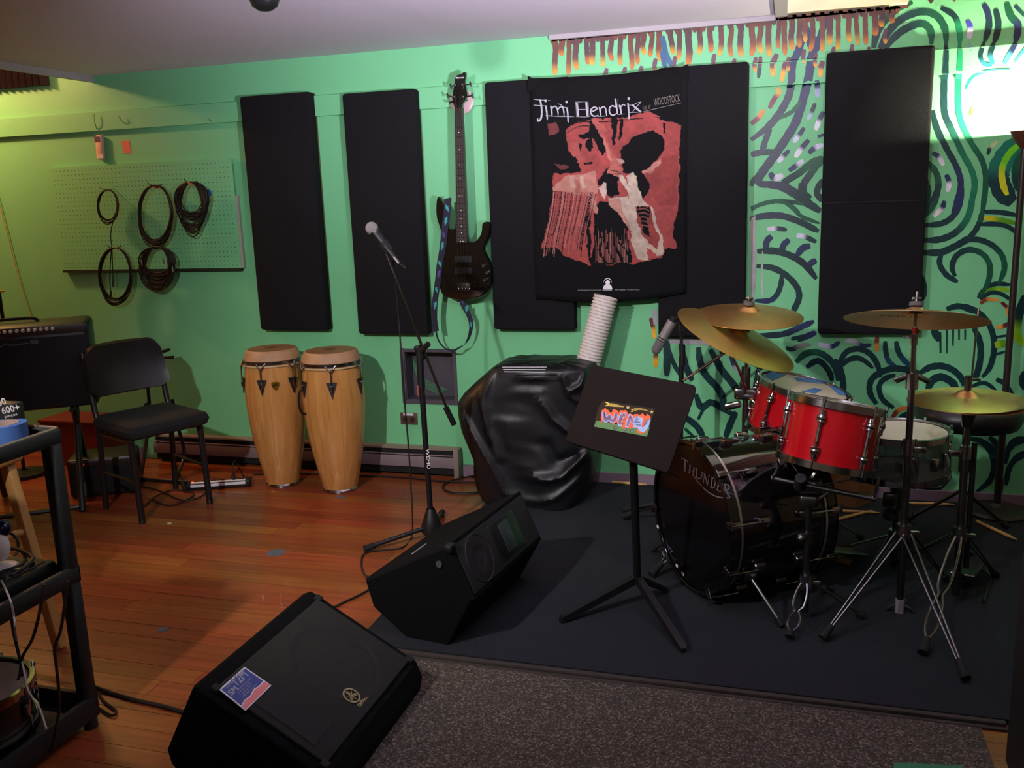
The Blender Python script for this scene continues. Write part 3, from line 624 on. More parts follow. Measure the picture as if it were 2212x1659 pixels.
def fr_(wd, c, *p):
    pts = curve([(a, b, 0) for a, b in zip(p[0::2], p[1::2])], 3); L = [(q.x, q.y) for q in pts]; m_ = np.zeros(GX.shape, bool)
    for (x0_, y0_), (x1_, y1_) in zip(L[:-1], L[1:]):
        dx, dy = x1_-x0_, y1_-y0_; tt = np.clip(((GX-x0_)*dx+(GY_-y0_)*dy)/(dx*dx+dy*dy+1e-9), 0, 1); m_ |= np.hypot(GX-x0_-tt*dx, GY_-y0_-tt*dy) < wd/2
    COLR[m_] = lin(c)[:3]
RD, RD2, DK, SK, CRM = 'c4524e', 'b04440', '1a161a', 'e09888', 'ecd4c0'
fb('4a2428', 365,420, 480,395, 560,430, 520,500, 430,520, 380,490)
fb('8a3c3c', 420,440, 470,430, 500,470, 440,510)
fb(RD, 530,490, 600,430, 700,405, 830,400, 960,392, 1060,350, 1100,370, 1180,405, 1272,440, 1268,700, 1256,950, 1245,1225, 1170,1240, 1165,1290, 1060,1320, 940,1332, 800,1340, 700,1300, 690,1000, 560,900, 450,870, 455,760, 600,750, 640,740, 600,650, 560,600, 535,530)
fb(RD, 455,880, 700,890, 690,1000, 660,1060, 690,1340, 590,1300, 520,1280, 480,1220, 385,1240, 400,1150, 445,990)
fb(RD2, 1060,760, 1150,660, 1256,640, 1250,950, 1140,960, 1090,900)
fb('c86058', 560,560, 640,560, 650,700, 600,690); fb('cc6a60', 700,430, 760,430, 800,480, 760,500)
fb(DK, 600,700, 585,650, 605,640, 620,680); fb(DK, 370,690, 480,680, 560,700, 600,720, 600,750, 470,748, 380,730); fb('7a3436', 470,700, 520,690, 560,710, 500,722)
fb(DK, 825,395, 862,395, 860,560, 840,572); fb(DK, 874,400, 905,400, 905,505, 885,545, 880,480)
fb(DK, 690,405, 740,425, 800,590, 770,640, 740,600, 720,540, 620,525, 615,510, 690,488, 700,450)
fb(DK, 665,540, 705,535, 708,590, 690,612, 672,590); fb(DK, 622,560, 645,565, 640,615, 630,612); fb('5a2026', 650,680, 712,678, 708,694, 655,697)
fb(DK, 1168,425, 1186,425, 1182,505, 1168,500); fb(DK, 1100,390, 1275,440, 1275,420, 1180,385)
fr_(7, DK, 545,450, 640,425, 760,425, 900,412, 1030,400); fr_(5, DK, 540,500, 620,455, 700,450)
fb(DK, 882,650, 905,590, 980,520, 1060,480, 1100,475, 1165,540, 1172,600, 1140,660, 1080,710, 1030,750, 1070,790, 1080,830, 1045,912, 1000,850, 960,760, 905,745)
fb(DK, 745,830, 770,750, 830,700, 880,690, 900,760, 860,820, 880,880, 830,910, 790,860)
fb(DK, 760,930, 830,940, 880,1000, 925,1080, 945,1200, 960,1320, 940,1335, 700,1335, 715,1200, 720,1010)
fb(DK, 1245,1020, 1258,960, 1262,1240, 1240,1200, 1225,1100)
fb(SK, 450,840, 520,780, 620,760, 735,745, 745,880, 700,905, 560,880, 450,870)
fb('e8bca8', 560,775, 590,770, 590,850, 570,850); fb('ecc8b4', 630,770, 655,765, 665,850, 640,850); fb('c87468', 600,800, 620,790, 640,880, 600,880)
fb(SK, 690,900, 745,900, 740,1020, 700,990)
for k in range(34):
    x = 450+k*8.6; h_ = 1150+random.randint(-30, 140); fr_(random.choice([3, 4, 6]), random.choice([SK, 'd0786c', 'c05c54', DK, DK, '3a1418']), x, 875, x-12-k*.5, 1000, x-38-k*.6, 1120, x-62-k*.3, h_)
for k in range(26): fr_(random.choice([2.5, 3.5]), random.choice([RD, 'c87a6a', '7a2a2c', 'e0a088']), 728+k*8.5, 1130+random.randint(-30, 80), 733+k*8, 1240, 730+k*8, 1325)
fb('cc6258', 700,400, 740,400, 800,540, 860,660, 900,740, 960,860, 965,950, 930,880, 880,780, 810,640, 755,500); fb('e08a7c', 775,520, 800,560, 850,680, 830,680, 790,590)
fb('d87868', 850,650, 905,670, 912,690, 880,700, 900,740, 890,770, 840,780, 805,745, 810,730); fb('ecc0ac', 862,655, 905,672, 912,690, 885,688)
fr_(5, DK, 820,732, 880,745); fr_(4, DK, 830,760, 890,752)
fb(CRM, 745,850, 790,815, 805,870, 795,920); fb(CRM, 930,770, 960,750, 990,770, 1010,860, 1050,930, 1090,970, 1130,1080, 1160,1180, 1165,1270, 1130,1290, 1065,1230, 1062,1315, 990,1300, 965,1200, 935,1060, 880,990, 815,950, 820,920, 930,900, 960,950, 945,880)
fb('e8a894', 815,930, 880,925, 900,1000, 935,1060, 940,1110, 880,1020, 830,970)
fb(RD2, 985,960, 1080,960, 1100,1060, 1140,1160, 1125,1250, 1070,1200, 1020,1130, 995,1060); fb(DK, 1000,955, 1075,975, 1078,1030, 1050,1060, 1085,1160, 1030,1130, 1015,1050, 995,1010)
for k in range(5): fr_(6, 'b05c50', 1005, 985+k*26, 1040, 978+k*27, 1070, 992+k*26)
fr_(7, CRM, 1085,970, 1110,1060, 1145,1150, 1140,1220, 1115,1250, 1070,1215)
fb('e0988a', 1030,745, 1100,700, 1160,660, 1150,700, 1100,740, 1040,755); fb('c8786c', 1060,750, 1110,740, 1090,760)
fb(DK, 840,800, 880,820, 870,900, 845,880); fb('f0dcc8', 880,760, 905,750, 935,830, 960,900, 955,950, 930,890)
sh_ = (1+.35*(sn(60, 9)+sn(20, 10)))[..., None]; COLR *= np.clip(sh_, .6, 1.35)*.52
vv_ = [FM(1040+x/2.962, 120+y_/2.962, .0030) for x, y_ in zip(GX.ravel(), GY_.ravel())]
pm = M(); pm.v = vv_; pm.c = [(a, b, c_, 1) for a, b, c_ in COLR.reshape(-1, 3)]
keep = (COLR.sum(-1) > lin('2c2a2e')[0]*3)
for j in range(gv-1):
    kr = keep[j, :-1] | keep[j, 1:] | keep[j+1, :-1] | keep[j+1, 1:]
    for i in range(gu-1):
        if kr[i]: a = j*gu+i; pm.f.append((a, a+1, a+gu+1, a+gu)); pm.sm.append(False)
obj('printed_picture', pm, mat('flag_print', RD, .8, attr=True, var=.12, vscale=45), t)['label'] = 'red and cream printed picture of a guitarist in a fringed jacket'
pm = M(); 
def fl_(wd, *p):
    ribbon(pm, [(1140+a/6.144, 180+b/6.144) for a, b in zip(p[0::2], p[1::2])], wd*.86/6.144, lambda a, b: FM(a, b, .0105), 'b4b2bc', taper=(.9, .35), k=4)
for it in [(28,165,215,182,300,188,400,176,470,150,500,134,488,136,462), (9,80,212,160,222,250,225), (10,80,290,160,296,230,300), (8,270,225,315,235), (24,240,295,254,380,262,490),
 (26,308,300,318,360,324,432), (20,318,345,350,308,385,320,402,370,408,432), (22,405,345,440,312,470,325,482,370,488,432), (8,285,435,400,436,520,434), (24,524,325,536,400,543,525), (7,240,425,400,440,520,442,630,447), (9,400,272,450,290,480,318,545,325),
 (32,658,262,668,350,676,440), (32,782,252,790,350,800,440), (12,668,352,790,346), (6,643,250,652,445), (7,640,250,806,247), (6,806,247,818,440), (7,650,445,760,448,830,440),
 (22,842,382,905,352,918,332,890,318,852,338,838,385,862,428,900,436,940,420), (24,950,316,962,372,970,435), (20,962,345,1000,312,1030,330,1040,380,1046,432), (8,920,440,1000,436,1060,430),
 (26,1158,200,1174,290,1192,415), (22,1176,320,1120,298,1084,330,1088,395,1130,424,1186,392), (6,1195,205,1200,330), (26,1216,285,1230,340,1242,412), (18,1230,318,1262,282,1296,296), (8,1200,415,1290,405),
 (24,1328,262,1338,350,1344,482), (28,1388,285,1440,330,1508,384), (10,1506,250,1440,320,1385,388), (8,1340,290,1400,286,1450,262,1510,246), (8,1350,388,1450,384,1520,376)]: fl_(*it)
for a, b in ((238,232),(520,250),(1340,203)):
    blob(pm, [(1140+(a+17*math.cos(q))/6.144, 180+(b+19*math.sin(q))/6.144) for q in [k*math.pi/6 for k in range(12)]], lambda a_, b_: FM(a_, b_, .0105), 'b4b2bc')
obj('gothic_lettering', pm, mat('flag_lettering', 'dad8e2', .9, attr=True, var=.3, vscale=60, spec=.1), t)['label'] = 'large white gothic lettering'
def flag_text(s, x0, y0, x1, y1, h, c):
    q = M(); a = PY(x0, y0, -.1125); b = PY(x1, y1, -.1125); u = (b-a); vv = Vector((-u.z, 0, u.x)).normalized(); text_mb(q, s, a, u, vv, h, u.length); return q
obj('small_lettering', flag_text('LIVE  AT', 1391, 238, 1406, 235, .018, 0), mat('flag_dim_print', '6e6862', .8), t)
obj('small_lettering', flag_text('WOODSTOCK', 1413, 229, 1470, 219, .033, 0), MATS['flag_dim_print'], t)
obj('underline', M().strip([PY(1390, 241, -.113), PY(1472, 222, -.113)], (0, 0, .0014), 1), MATS['flag_dim_print'], t)
obj('small_print', flag_text('Authentic Licensed Product.  All Rights Reserved.', 1248, 628, 1382, 627, .0065, 0), m_greyp, t)
em = M(); cx, cy = 1313, 614
P_ = lambda a, b: FM(cx+a, cy+b, .012)
em.poly([P_(-10, 10), P_(-8, 3), P_(-4, 0), P_(-5, -6), P_(0, -10), P_(5, -6), P_(4, 0), P_(8, 3), P_(10, 10)])
em.strip([P_(-9, -2), P_(-7, -9), P_(0, -13), P_(7, -9), P_(9, -2)], (0, 0, .002)); em.strip([P_(-9, 12), P_(9, 12)], (0, 0, .0018), 1)
obj('round_emblem', em, m_label, t)['label'] = 'small white emblem of a head in an arch'

# ================================================================== BASS GUITAR
t = thing('bass_guitar', 'black electric bass guitar hanging on the green wall between two black panels', 'bass guitar', (-1.6, -.09, .98))
yb = -.112
BP = [(455,290),(437,360),(385,388),(348,365),(332,250),(312,120),(270,20),(228,-60),(188,-108),(158,-70),(146,60),(155,200),(195,330),(228,450),(235,560),(215,680),(182,850),(172,1020),(190,1200),(235,1350),(340,1412),(500,1445),(640,1440),(800,1400),(915,1310),(968,1180),(972,1020),(955,900),(900,780),(866,700),(876,620),(915,520),(945,420),(948,310),(925,275),(885,268),(852,300),(840,420),(790,520),(715,576),(650,560),(620,500)]
def B6(a, b, y_=yb): return PY(920+a/6.9125, 440+b/6.9125, y_)
bp = [B6(a, b) for a, b in BP]; bp = curve(bp, 3, True); cb = sum(bp, Vector())/len(bp)
rg = []
for f, yy in ((.965, yb+.04), (.99, yb+.034), (1, yb+.026), (1, yb+.012), (.985, yb+.004), (.95, yb)):
    rg.append([Vector((p.x+(cb.x-p.x)*(1-f)*.6, yy, p.z+(cb.z-p.z)*(1-f)*.6)) for p in bp])
mb = M(); mb.rings(rg)
from mathutils.geometry import tessellate_polygon
for ring in (rg[0], rg[-1]):
    tr = tessellate_polygon([[Vector((p.x, p.z, 0)) for p in ring]]); mb.add(ring, [tuple(q) for q in tr], False)
obj('body', mb, mat('gloss_black_lacquer', '15120f', .13, coat=.6), t)
N_ = lambda a, b, y_=yb-.006: PY(930+a/5.186, 140+b/5.186, y_)
yn = yb-.008
nk = [N_(275, 480, yn), PY(987, 524, yn), PY(1010, 524, yn), N_(355, 480, yn)]
obj('neck', M().prism(nk, (0, .024, 0)), mat('dark_neck_wood', '2e1c14', .35, var=.2), t)
obj('fretboard', M().prism([p+Vector((0, -.0055, 0)) for p in nk], (0, .005, 0)), mat('rosewood', '2e1d1b', .6, var=.25, vscale=30, stretch=(10, 1, 1)), t)
fm = M()
for k in range(1, 25):
    s = (1-2**(-k/12))/(1-2**(-24/12)); l = nk[0]+(nk[1]-nk[0])*s; r = nk[3]+(nk[2]-nk[3])*s
    obj('fret', M().cyl(l+Vector((.001, -.006, 0)), r+Vector((-.001, -.006, 0)), .0011, seg=6), m_dchrome, t)
for k in (3, 5, 7, 9, 12, 15, 17, 19, 21, 24):
    s0 = (1-2**(-(k-.5)/12))/.75; c = (nk[0]+(nk[1]-nk[0])*s0+nk[3]+(nk[2]-nk[3])*s0)/2
    for dx in ((-.007, .007) if k in (12, 24) else (0,)): obj('fret_marker', M().cyl(c+Vector((dx, -.0058, 0)), c+Vector((dx, -.0066, 0)), .0026, seg=8), m_white, t)
hp = [(275,485),(250,420),(243,370),(262,240),(275,160),(292,118),(340,105),(372,82),(392,84),(395,110),(385,200),(398,260),(412,335),(385,400),(358,440),(355,485)]
obj('headstock', M().prism([N_(a, b, yn+.004) for a, b in hp], (0, .018, 0)), MATS['gloss_black_lacquer'], t)
q = M(); a = N_(288, 155, yn+.0025); b = N_(372, 150, yn+.0025); text_mb(q, 'Ibanez', a, b-a, (0, 0, 1), .008, (b-a).length, .0004); obj('maker_lettering', q, m_label, t)
for (a, b, c, d) in ((262,232,228,240), (250,360,195,345), (388,222,450,215), (400,360,470,345)):
    g = obj('tuning_peg', M().cyl(N_(a, b, yn+.01), N_(c, d, yn+.01), .0035, seg=8), m_dchrome, t)
    p = N_(c, d, yn+.01); obj('peg_button', M().bbox(p, (1,0,.3), (-.3,0,1), Y, .008, .024, .006, .002), m_blkp, g)
    p = N_(a+(24 if c < a else -24), b, yn); obj('string_post', M().cyl(p, p+Vector((0, -.012, 0)), .004, seg=10), m_dchrome, t)
for k in range(4):
    top = nk[0]+(nk[3]-nk[0])*((k+.6)/4.2)+Vector((0, -.010, 0)); bot = B6(478+k*54, 1278, yb-.012)
    post = N_([290, 275, 372, 378][k], [240, 365, 225, 360][k], yn-.004)
    obj('string', M().cyl(top, bot, .0010-.0001*k, seg=5).cyl(post, top, .0009, seg=5), m_chrome, t)
for z_, x0_, x1_ in ((830, 430, 690), (1005, 430, 690)):
    a = B6(x0_, z_-48, yb-.004); b = B6(x1_, z_+48, yb-.004); obj('pickup', M().bbox((a+b)/2, X, Z3, Y, b.x-a.x, a.z-b.z, .012, .003), m_blkr, t)
a = B6(460, 1180, yb-.003); b = B6(665, 1310, yb-.003); br_ = obj('bridge', M().bbox((a+b)/2, X, Z3, Y, b.x-a.x, a.z-b.z, .010, .002), mat('black_bridge', '1c1a18', .4, .5), t)
for k in range(4): p = B6(490+k*52, 1275, yb-.010); obj('saddle', M().bbox(p, X, Z3, Y, .006, .014, .006, .001), m_chrome, br_)
for a, b in ((880, 925), (935, 1030), (900, 1140)): p = B6(a-10, b); obj('control_knob', M().cyl(p+Vector((0, .003, 0)), p+Vector((0, -.018, 0)), .0095, .008, 16), m_blkp, t)
for a, b in ((740, 1165), (738, 1225), (825, 1235)): p = B6(a, b); obj('switch', M().cyl(p, p+Vector((0, -.012, 0)), .003, seg=8), m_chrome, t)
sp = [(967, 428), (966, 455), (961, 490), (957, 530), (950, 570), (946, 605), (939, 655), (938, 690), (942, 716)]
sm_ = mat('patterned_strap', '1a1a30', .8, var=.2)
st_ = obj('strap', M().strip([PY(a, b, yb-.008) for a, b in sp], lambda q: Vector((.018-.004*q, .003, .003)), 4, .003, (0, 1, 0)).tube([PY(a, b, yb+.02) for a, b in ((942, 716), (947, 735), (960, 751), (978, 758), (990, 752))], .0045, 6)
     .strip([PY(a, b, yb+.03) for a, b in ((988, 753), (1004, 744), (1014, 725), (1018, 700), (1012, 680), (1002, 662), (996, 642))], lambda q: Vector((.006+.008*q, .004, .008*(1-q))), 4, .003, (0, 1, 0)), sm_, t)
st_['label'] = 'black guitar strap with blue and purple lizards'
lz = M()
for k, (a, b) in enumerate(((966, 450), (963, 478), (957, 506), (955, 532), (950, 570), (948, 592), (942, 625), (940, 660), (998, 650), (1008, 668), (1016, 700))):
    p = PY(a, b, yb-(.0095 if k < 8 else -.0285)); s = .011 if k % 2 else .009
    lz = M(); dx = .3 if k % 2 else -.35
    for (u, v) in ((0, 0),):
        lz.strip([p+Vector((dx*.02, 0, s*2)), p, p+Vector((-dx*.02, 0, -s*2.2))], lambda q: Vector((.006*math.sin(math.pi*min(1, q+.1))+.001, 0, 0)), 4)
        for sg, zz in ((1, .5), (-1, .6), (1, -.6), (-1, -.5)): lz.strip([p+Vector((0, -.0003, s*zz)), p+Vector((sg*.010, -.0003, s*zz+.006))], (0, 0, .0018), 1)
    obj('lizard_print', lz, mat('lizard_cyan', '3a9aa0', .8) if k % 3 != 2 else mat('lizard_purple', '55408c', .8), st_)
t = thing('guitar_hanger', 'pale round hanger plate behind the headstock of the bass guitar', 'hanger', (-1.56, -.03, 1.97))
c = PY(997, 218, -.034); obj('round_plate', M().lathe([(0, 0), (.055, 0), (.062, .004), (.062, .008)], c, Y, 28), mat('pinkish_white_plastic', 'd8b8b8', .5), t)
obj('yoke', M().tube([c+Vector((-.04, -.01, .0)), c+Vector((-.035, -.07, -.012)), c+Vector((-.03, -.085, -.01))], .005, 8).tube([c+Vector((.03, -.01, .0)), c+Vector((.03, -.07, -.012)), c+Vector((.027, -.085, -.01))], .005, 8), m_blkr, t)

# ================================================================== CONGAS
def conga(bx, by, label, handle, badge, sc_=1.0, rot=0.0):
    t = thing('conga_drum', label, 'drum', (bx, by, 0)); c = Vector((bx, by, 0))
    vd = Vector((bx, by+CD, 0)).normalized(); a0 = math.atan2(-vd.y, -vd.x)
    mw = mat('blonde_ash_wood', 'd09a58', .28, col2='b67c40', vscale=7, stretch=(5, 5, .35), coat=.5)
    prof = [(.088, .006), (.095, .03), (.114, .12), (.134, .22), (.150, .33), (.160, .43), (.163, .49), (.160, .56), (.152, .64), (.147, .695), (.140, .70)]
    obj('shell', M().lathe([(r*sc_, h) for r, h in prof], c, Z3, 56), mw, t)
    for k in range(16):
        a = a0+2*math.pi*(k+.5)/16; pts = [c+Vector((math.cos(a)*(r*sc_+.0003), math.sin(a)*(r*sc_+.0003), h)) for r, h in prof[1:-1]]
        tv = Vector((-math.sin(a), math.cos(a), 0))*.0006; obj('stave_joint', M().strip(pts, tv, 2), mat('stave_line', '9a6a36', .5), t)
    obj('foot_ring', M().lathe([(.086*sc_, .0), (.094*sc_, .0), (.096*sc_, .012), (.092*sc_, .018)], c, Z3, 48), m_chrome, t)
    obj('skin', M().lathe([(.1525*sc_, .688), (.1525*sc_, .702), (.147*sc_, .716), (.139*sc_, .736), (.135*sc_, .744), (.128*sc_, .7475)], c, Z3, 48), m_skin, t)
    obj('skin_top', M().lathe([(.1285*sc_, .7474), (.10*sc_, .7492), (.05, .750), (0, .750)], c, Z3, 48), mat('tan_skin_top', '8c6a48', .6, col2='745538', vscale=9), t)
    obj('skin_centre', M().lathe([(.035, .7505), (0, .7508)], c, Z3, 24), mat('worn_skin_centre', '5c4634', .7), t)
    obj('tension_rim', M().lathe([(.152*sc_, .683), (.160*sc_, .682), (.160*sc_, .697), (.152*sc_, .698)], c, Z3, 48, True), m_chrome, t)
    obj('lower_ring', M().lathe([(.153*sc_, .668), (.159*sc_, .668), (.159*sc_, .676), (.153*sc_, .676)], c, Z3, 48, True), mat('cream_ring', 'c8b48c', .4), t)
    for k in range(6):
        a = a0+rot+2*math.pi*k/6; n = Vector((math.cos(a), math.sin(a), 0)); tg = Vector((-n.y, n.x, 0))
        g = obj('tuning_lug', M().tube([c+n*.157*sc_+tg*.028+Z3*.690, c+n*.164*sc_+tg*.012+Z3*.672, c+n*.166*sc_+Z3*.655], .004, 8).tube([c+n*.157*sc_-tg*.028+Z3*.690, c+n*.164*sc_-tg*.012+Z3*.672, c+n*.166*sc_+Z3*.655], .004, 8), m_chrome, t)
        obj('tuning_rod', M().cyl(c+n*.168*sc_+Z3*.665, c+n*.172*sc_+Z3*.555, .0032, seg=8), m_chrome, g)
        pl = [c+n*(.158*sc_)+tg*.026+Z3*.605, c+n*(.158*sc_)-tg*.026+Z3*.605, c+n*(.163*sc_)+Z3*.522]
        obj('side_plate', M().prism(pl, n*.007), mat('dark_plate_steel', '4c4a50', .35, .8), g)
        obj('plate_block', M().bbox(c+n*.170*sc_+Z3*.575, tg, Z3, n, .014, .03, .012, .003), m_chrome, g)
    if handle is not None:
        a = a0+handle; n = Vector((math.cos(a), math.sin(a), 0))
        obj('handle', M().tube([c+n*.158*sc_+Z3*.56, c+n*.185*sc_+Z3*.555, c+n*.192*sc_+Z3*.51, c+n*.19*sc_+Z3*.465, c+n*.178*sc_+Z3*.44, c+n*.160*sc_+Z3*.435], .007, 8), m_dchrome, t)
    if badge is not None:
        a = a0+badge; n = Vector((math.cos(a), math.sin(a), 0)); tg = Vector((-n.y, n.x, 0)); p = c+n*.1625*sc_+Z3*.575
        sh = [p+tg*u_+Z3*v_ for u_, v_ in ((-.020, .014), (-.012, .018), (.012, .018), (.020, .014), (.019, -.004), (.010, -.02), (0, -.026), (-.010, -.02), (-.019, -.004))]
        obj('badge', M().prism(sh, n*.003), mat('badge_gold', 'b98a20', .3, .9), t)
        obj('badge_band', M().prism([p+n*.0035+tg*u_+Z3*v_ for u_, v_ in ((-.014, .004), (.014, .009), (.014, .001), (-.014, -.006))], n*.001), mat('badge_black', '1c1408', .4), t)
conga(-2.608, -.300, 'blonde wood conga drum on the left, with a gold shield badge', None, .02, .97, -.42)
conga(-2.248, -.325, 'blonde wood conga drum on the right, with a side handle', -1.15, None, 1.0, -.05)

# ================================================================== CHAIR
t = thing('stacking_chair', 'black metal chair with a grey-black fabric seat and shiny black vinyl backrest', 'chair', (-3.05, -.77, 0))
cu = Vector((.427, .904, 0)); cf = Vector((.904, -.427, 0)); FL = Vector((-2.967, -1.001, 0)); FR_ = FL+cu*.36; BL = FL-cf*.37-cu*.01; BR = FR_-cf*.37+cu*.01
ctr = (FL+FR_)/2-cf*.18
def leg(p0, p1, par, nm='leg'):
    g = obj(nm, M().cyl(p0, p1, .0155, seg=12), m_blkp, par); obj('foot_cap', M().cyl(p0+Z3*.004, p0+Z3*.022, .017, seg=10).cyl(p0, p0+Z3*.004, .012, seg=10), m_dchrome, g); return g
leg(FL, FL-cf*.02+Z3*.42, t); leg(FR_, FR_-cf*.02+Z3*.42, t)
for b, s in ((BL, -1), (BR, 1)):
    g = obj('leg', M().tube([b, b+cf*.03+Z3*.42, b+cf*.015+Z3*.52, b-cf*.045+Z3*.80], .0145, 10, 5), m_blkp, t)
    obj('foot_cap', M().cyl(b, b+Z3*.02, .0145, seg=10), m_dchrome, g)
sc0 = ctr+Z3*.455
obj('seat', M().bbox(sc0+cf*.02, cf, cu, Z3, .43, .42, .075, .035), m_seat, t)
obj('seat_pan', M().bbox(sc0-Z3*.038, cf, cu, Z3, .36, .36, .014, .004), m_blkp, t)
obj('stretcher', M().cyl(FL+Z3*.20-cf*.01, BL+Z3*.20+cf*.012, .008, seg=8), m_blkp, t); obj('stretcher', M().cyl(FR_+Z3*.20-cf*.01, BR+Z3*.20+cf*.012, .008, seg=8), m_blkp, t)
obj('seat_bracket', M().cyl(FL+Z3*.40, BL+Z3*.40+cf*.02, .009, seg=8), m_dchrome, t); obj('seat_bracket', M().cyl(FR_+Z3*.40, BR+Z3*.40+cf*.02, .009, seg=8), m_dchrome, t)
bc = (BL+BR)/2; rgs = []
nb = 14
def brow(off):
    out = []
    for j in range(9):
        v = j/8; row = []
        for i in range(nb+1):
            u = i/nb*2-1; hw = .205*(1-.05*v); z = .585+.245*v
            rd = 1-max(0, (v-.72)/.28)**2*max(0, (abs(u)-.7)/.3)*.0
            zz = z-.055*max(0, (abs(u)-.72)/.28)**2*(v > .5)*((v-.5)*2)+.03*max(0, (abs(u)-.75)/.25)**2*(v < .3)
            bow = .035*(u*u)-.012*math.sin(math.pi*v)
            p = bc+cu*(u*hw)+Z3*zz+cf*(-.045*v+bow+off-.005); row.append(p)
        out.append(row)
    return out
fr1 = brow(.022); bk1 = brow(-.018); mb = M(); mb.rings(fr1, closed=False); mb.rings(bk1, closed=False)
per = lambda g: g[0]+[r[-1] for r in g[1:-1]]+g[-1][::-1]+[r[0] for r in g[1:-1]][::-1]
pa, pb_ = per(fr1), per(bk1); mid = [(a+b)/2+((a+b)/2-(bc+Z3*.71-cf*.02)).normalized()*.010 for a, b in zip(pa, pb_)]
mb.rings([pa, mid, pb_]); obj('backrest', mb, m_vinyl, t)

# ================================================================== AMPLIFIER ON TILT STAND, BOXES BEHIND
u = Vector((-.80, -.60, 0)).normalized(); v = Vector((-u.y*-1, 0, 0)); v = Vector((-.60, .80, 0)).normalized()
pt = PY(192, 693, -.75); zt_, zb_ = pt.z+.005, PY(203, 868, -.75).z-.012; dh = zt_-zb_; tl = .06
up = (Z3-v*.03).normalized()
t = thing('guitar_amplifier', 'large black combo guitar amplifier with a row of chrome knobs at the left', 'amplifier', (pt.x-.2, pt.y-.1, zb_))
ac = Vector((pt.x, pt.y, zb_))+u*.34+v*.12; fn = u.cross(up).normalized(); 
if fn.y > 0: fn = -fn
obj('cabinet', M().bbox(ac+up*(dh/2), u, up, fn, .68, dh, .24, .028), m_vinyl, t)
fc = ac-fn*(-.121)
obj('speaker_cloth', M().bbox(fc+up*(dh*.44), u, up, fn, .63, dh*.82, .006, .002), mat('amp_grille_cloth', '16181b', .85, var=.3, vscale=220, bump=.4, bscale=400), t)
cp_ = obj('control_panel', M().bbox(fc+up*(dh*.93), u, up, fn, .63, dh*.10, .008, .002), mat('amp_panel', '2a2320', .4), t)
for k in range(12): p = fc+fn*.004+up*(dh*.945)+u*(-.175+k*.0265); obj('knob', M().cyl(p, p+fn*.016, .0095, .007, 12), mat('silver_knob', 'd0ccc6', .35, .2), cp_)
obj('handle', M().tube([ac+up*dh+u*.10, ac+up*(dh+.018)+u*.07, ac+up*(dh+.018)-u*.07, ac+up*dh-u*.10], .008, 8), m_blkr, t)
bd = fc+fn*.004+up*(dh*.80)+u*-.03
obj('badge', M().strip([bd+u*.10-up*.012, bd+u*.07+up*.004, bd+u*.04-up*.006, bd-u*.03+up*.002], up*.004, 4).bbox(bd-u*.055+up*.004, u, up, fn, .035, .022, .002), mat('amp_badge', '4c5250', .5), t)
t = thing('amplifier_stand', 'black tilting floor stand under the large guitar amplifier', 'stand', (ac.x, ac.y, 0))
for s in (-1, 1):
    e = ac+u*(.21*s)-up*.012
    for d_, nm in ((.26, 'front_leg'), (-.22, 'rear_leg')):
        p0 = Vector((e.x, e.y, 0))-v*d_; obj(nm, M().cyl(p0+Z3*.01, e+v*(.06 if d_ > 0 else -.06), .016, seg=10), m_blkp, t)
    obj('cradle_arm', M().cyl(e-v*.14, e+v*.14, .013, seg=8), m_blkp, t)
obj('cross_bar', M().cyl(Vector((ac.x, ac.y, .03))-v*.24-u*.22, Vector((ac.x, ac.y, .03))-v*.24+u*.22, .012, seg=8), m_blkp, t)
q = Vector((ac.x, ac.y, 0))-v*.20-u*.21; obj('grey_tape', M().cyl(q+Z3*.06+v*.02, q+Z3*.13+v*.045, .0185, seg=10), mat('silver_tape', '8f8a88', .5), t)['label'] = 'bands of silver tape'
# red crate
a, b = PY(85, 915, -.25), PY(206, 903, -.25)
t = thing('red_crate', 'dark red box on the floor behind the guitar amplifier stand', 'box', ((a.x+b.x)/2, -.2, 0))
mr_ = mat('dark_red_board', '6c1412', .6, var=.2)
obj('body', M().box((a.x, -.25, 0), (b.x, -.03, .262)), mr_, t); obj('lid', M().bbox(((a.x+b.x)/2, -.14, .272), X, Y, Z3, b.x-a.x+.015, .235, .02, .004), mr_, t)
# small black practice amp
t = thing('small_amplifier', 'small black box amplifier on the floor between the chair and the cart', 'amplifier', (-3.42, -.62, 0))
e1 = Vector((.86, .51, 0)).normalized(); e2 = Vector((-.51, .86, 0)).normalized(); c = Vector((-3.605, -.775, 0))+e1*.17+e2*.12
obj('cabinet', M().bbox(c+Z3*.108, e1, Z3, e2, .33, .210, .24, .018), m_vinyl, t); obj('speaker_cloth', M().bbox(c+Z3*.092-e2*.121, e1, Z3, e2, .28, .14, .006, .002), MATS['amp_grille_cloth'], t)
for s in (-1, 1):
    for r in (-1, 1): obj('foot', M().cyl(c+e1*.13*s+e2*.09*r, c+e1*.13*s+e2*.09*r+Z3*.006, .014, seg=10), m_blkr, t)
pl = c+Z3*.185-e2*.121; obj('control_panel', M().bbox(pl, e1, Z3, e2, .28, .03, .006, .002), MATS['amp_panel'], t)
obj('indicator', M().cyl(pl-e2*.003+e1*-.08, pl-e2*.006+e1*-.08, .006, seg=8), mat('orange_lamp', 'c04810', .4, emit='ff5010', estr=.25), t)
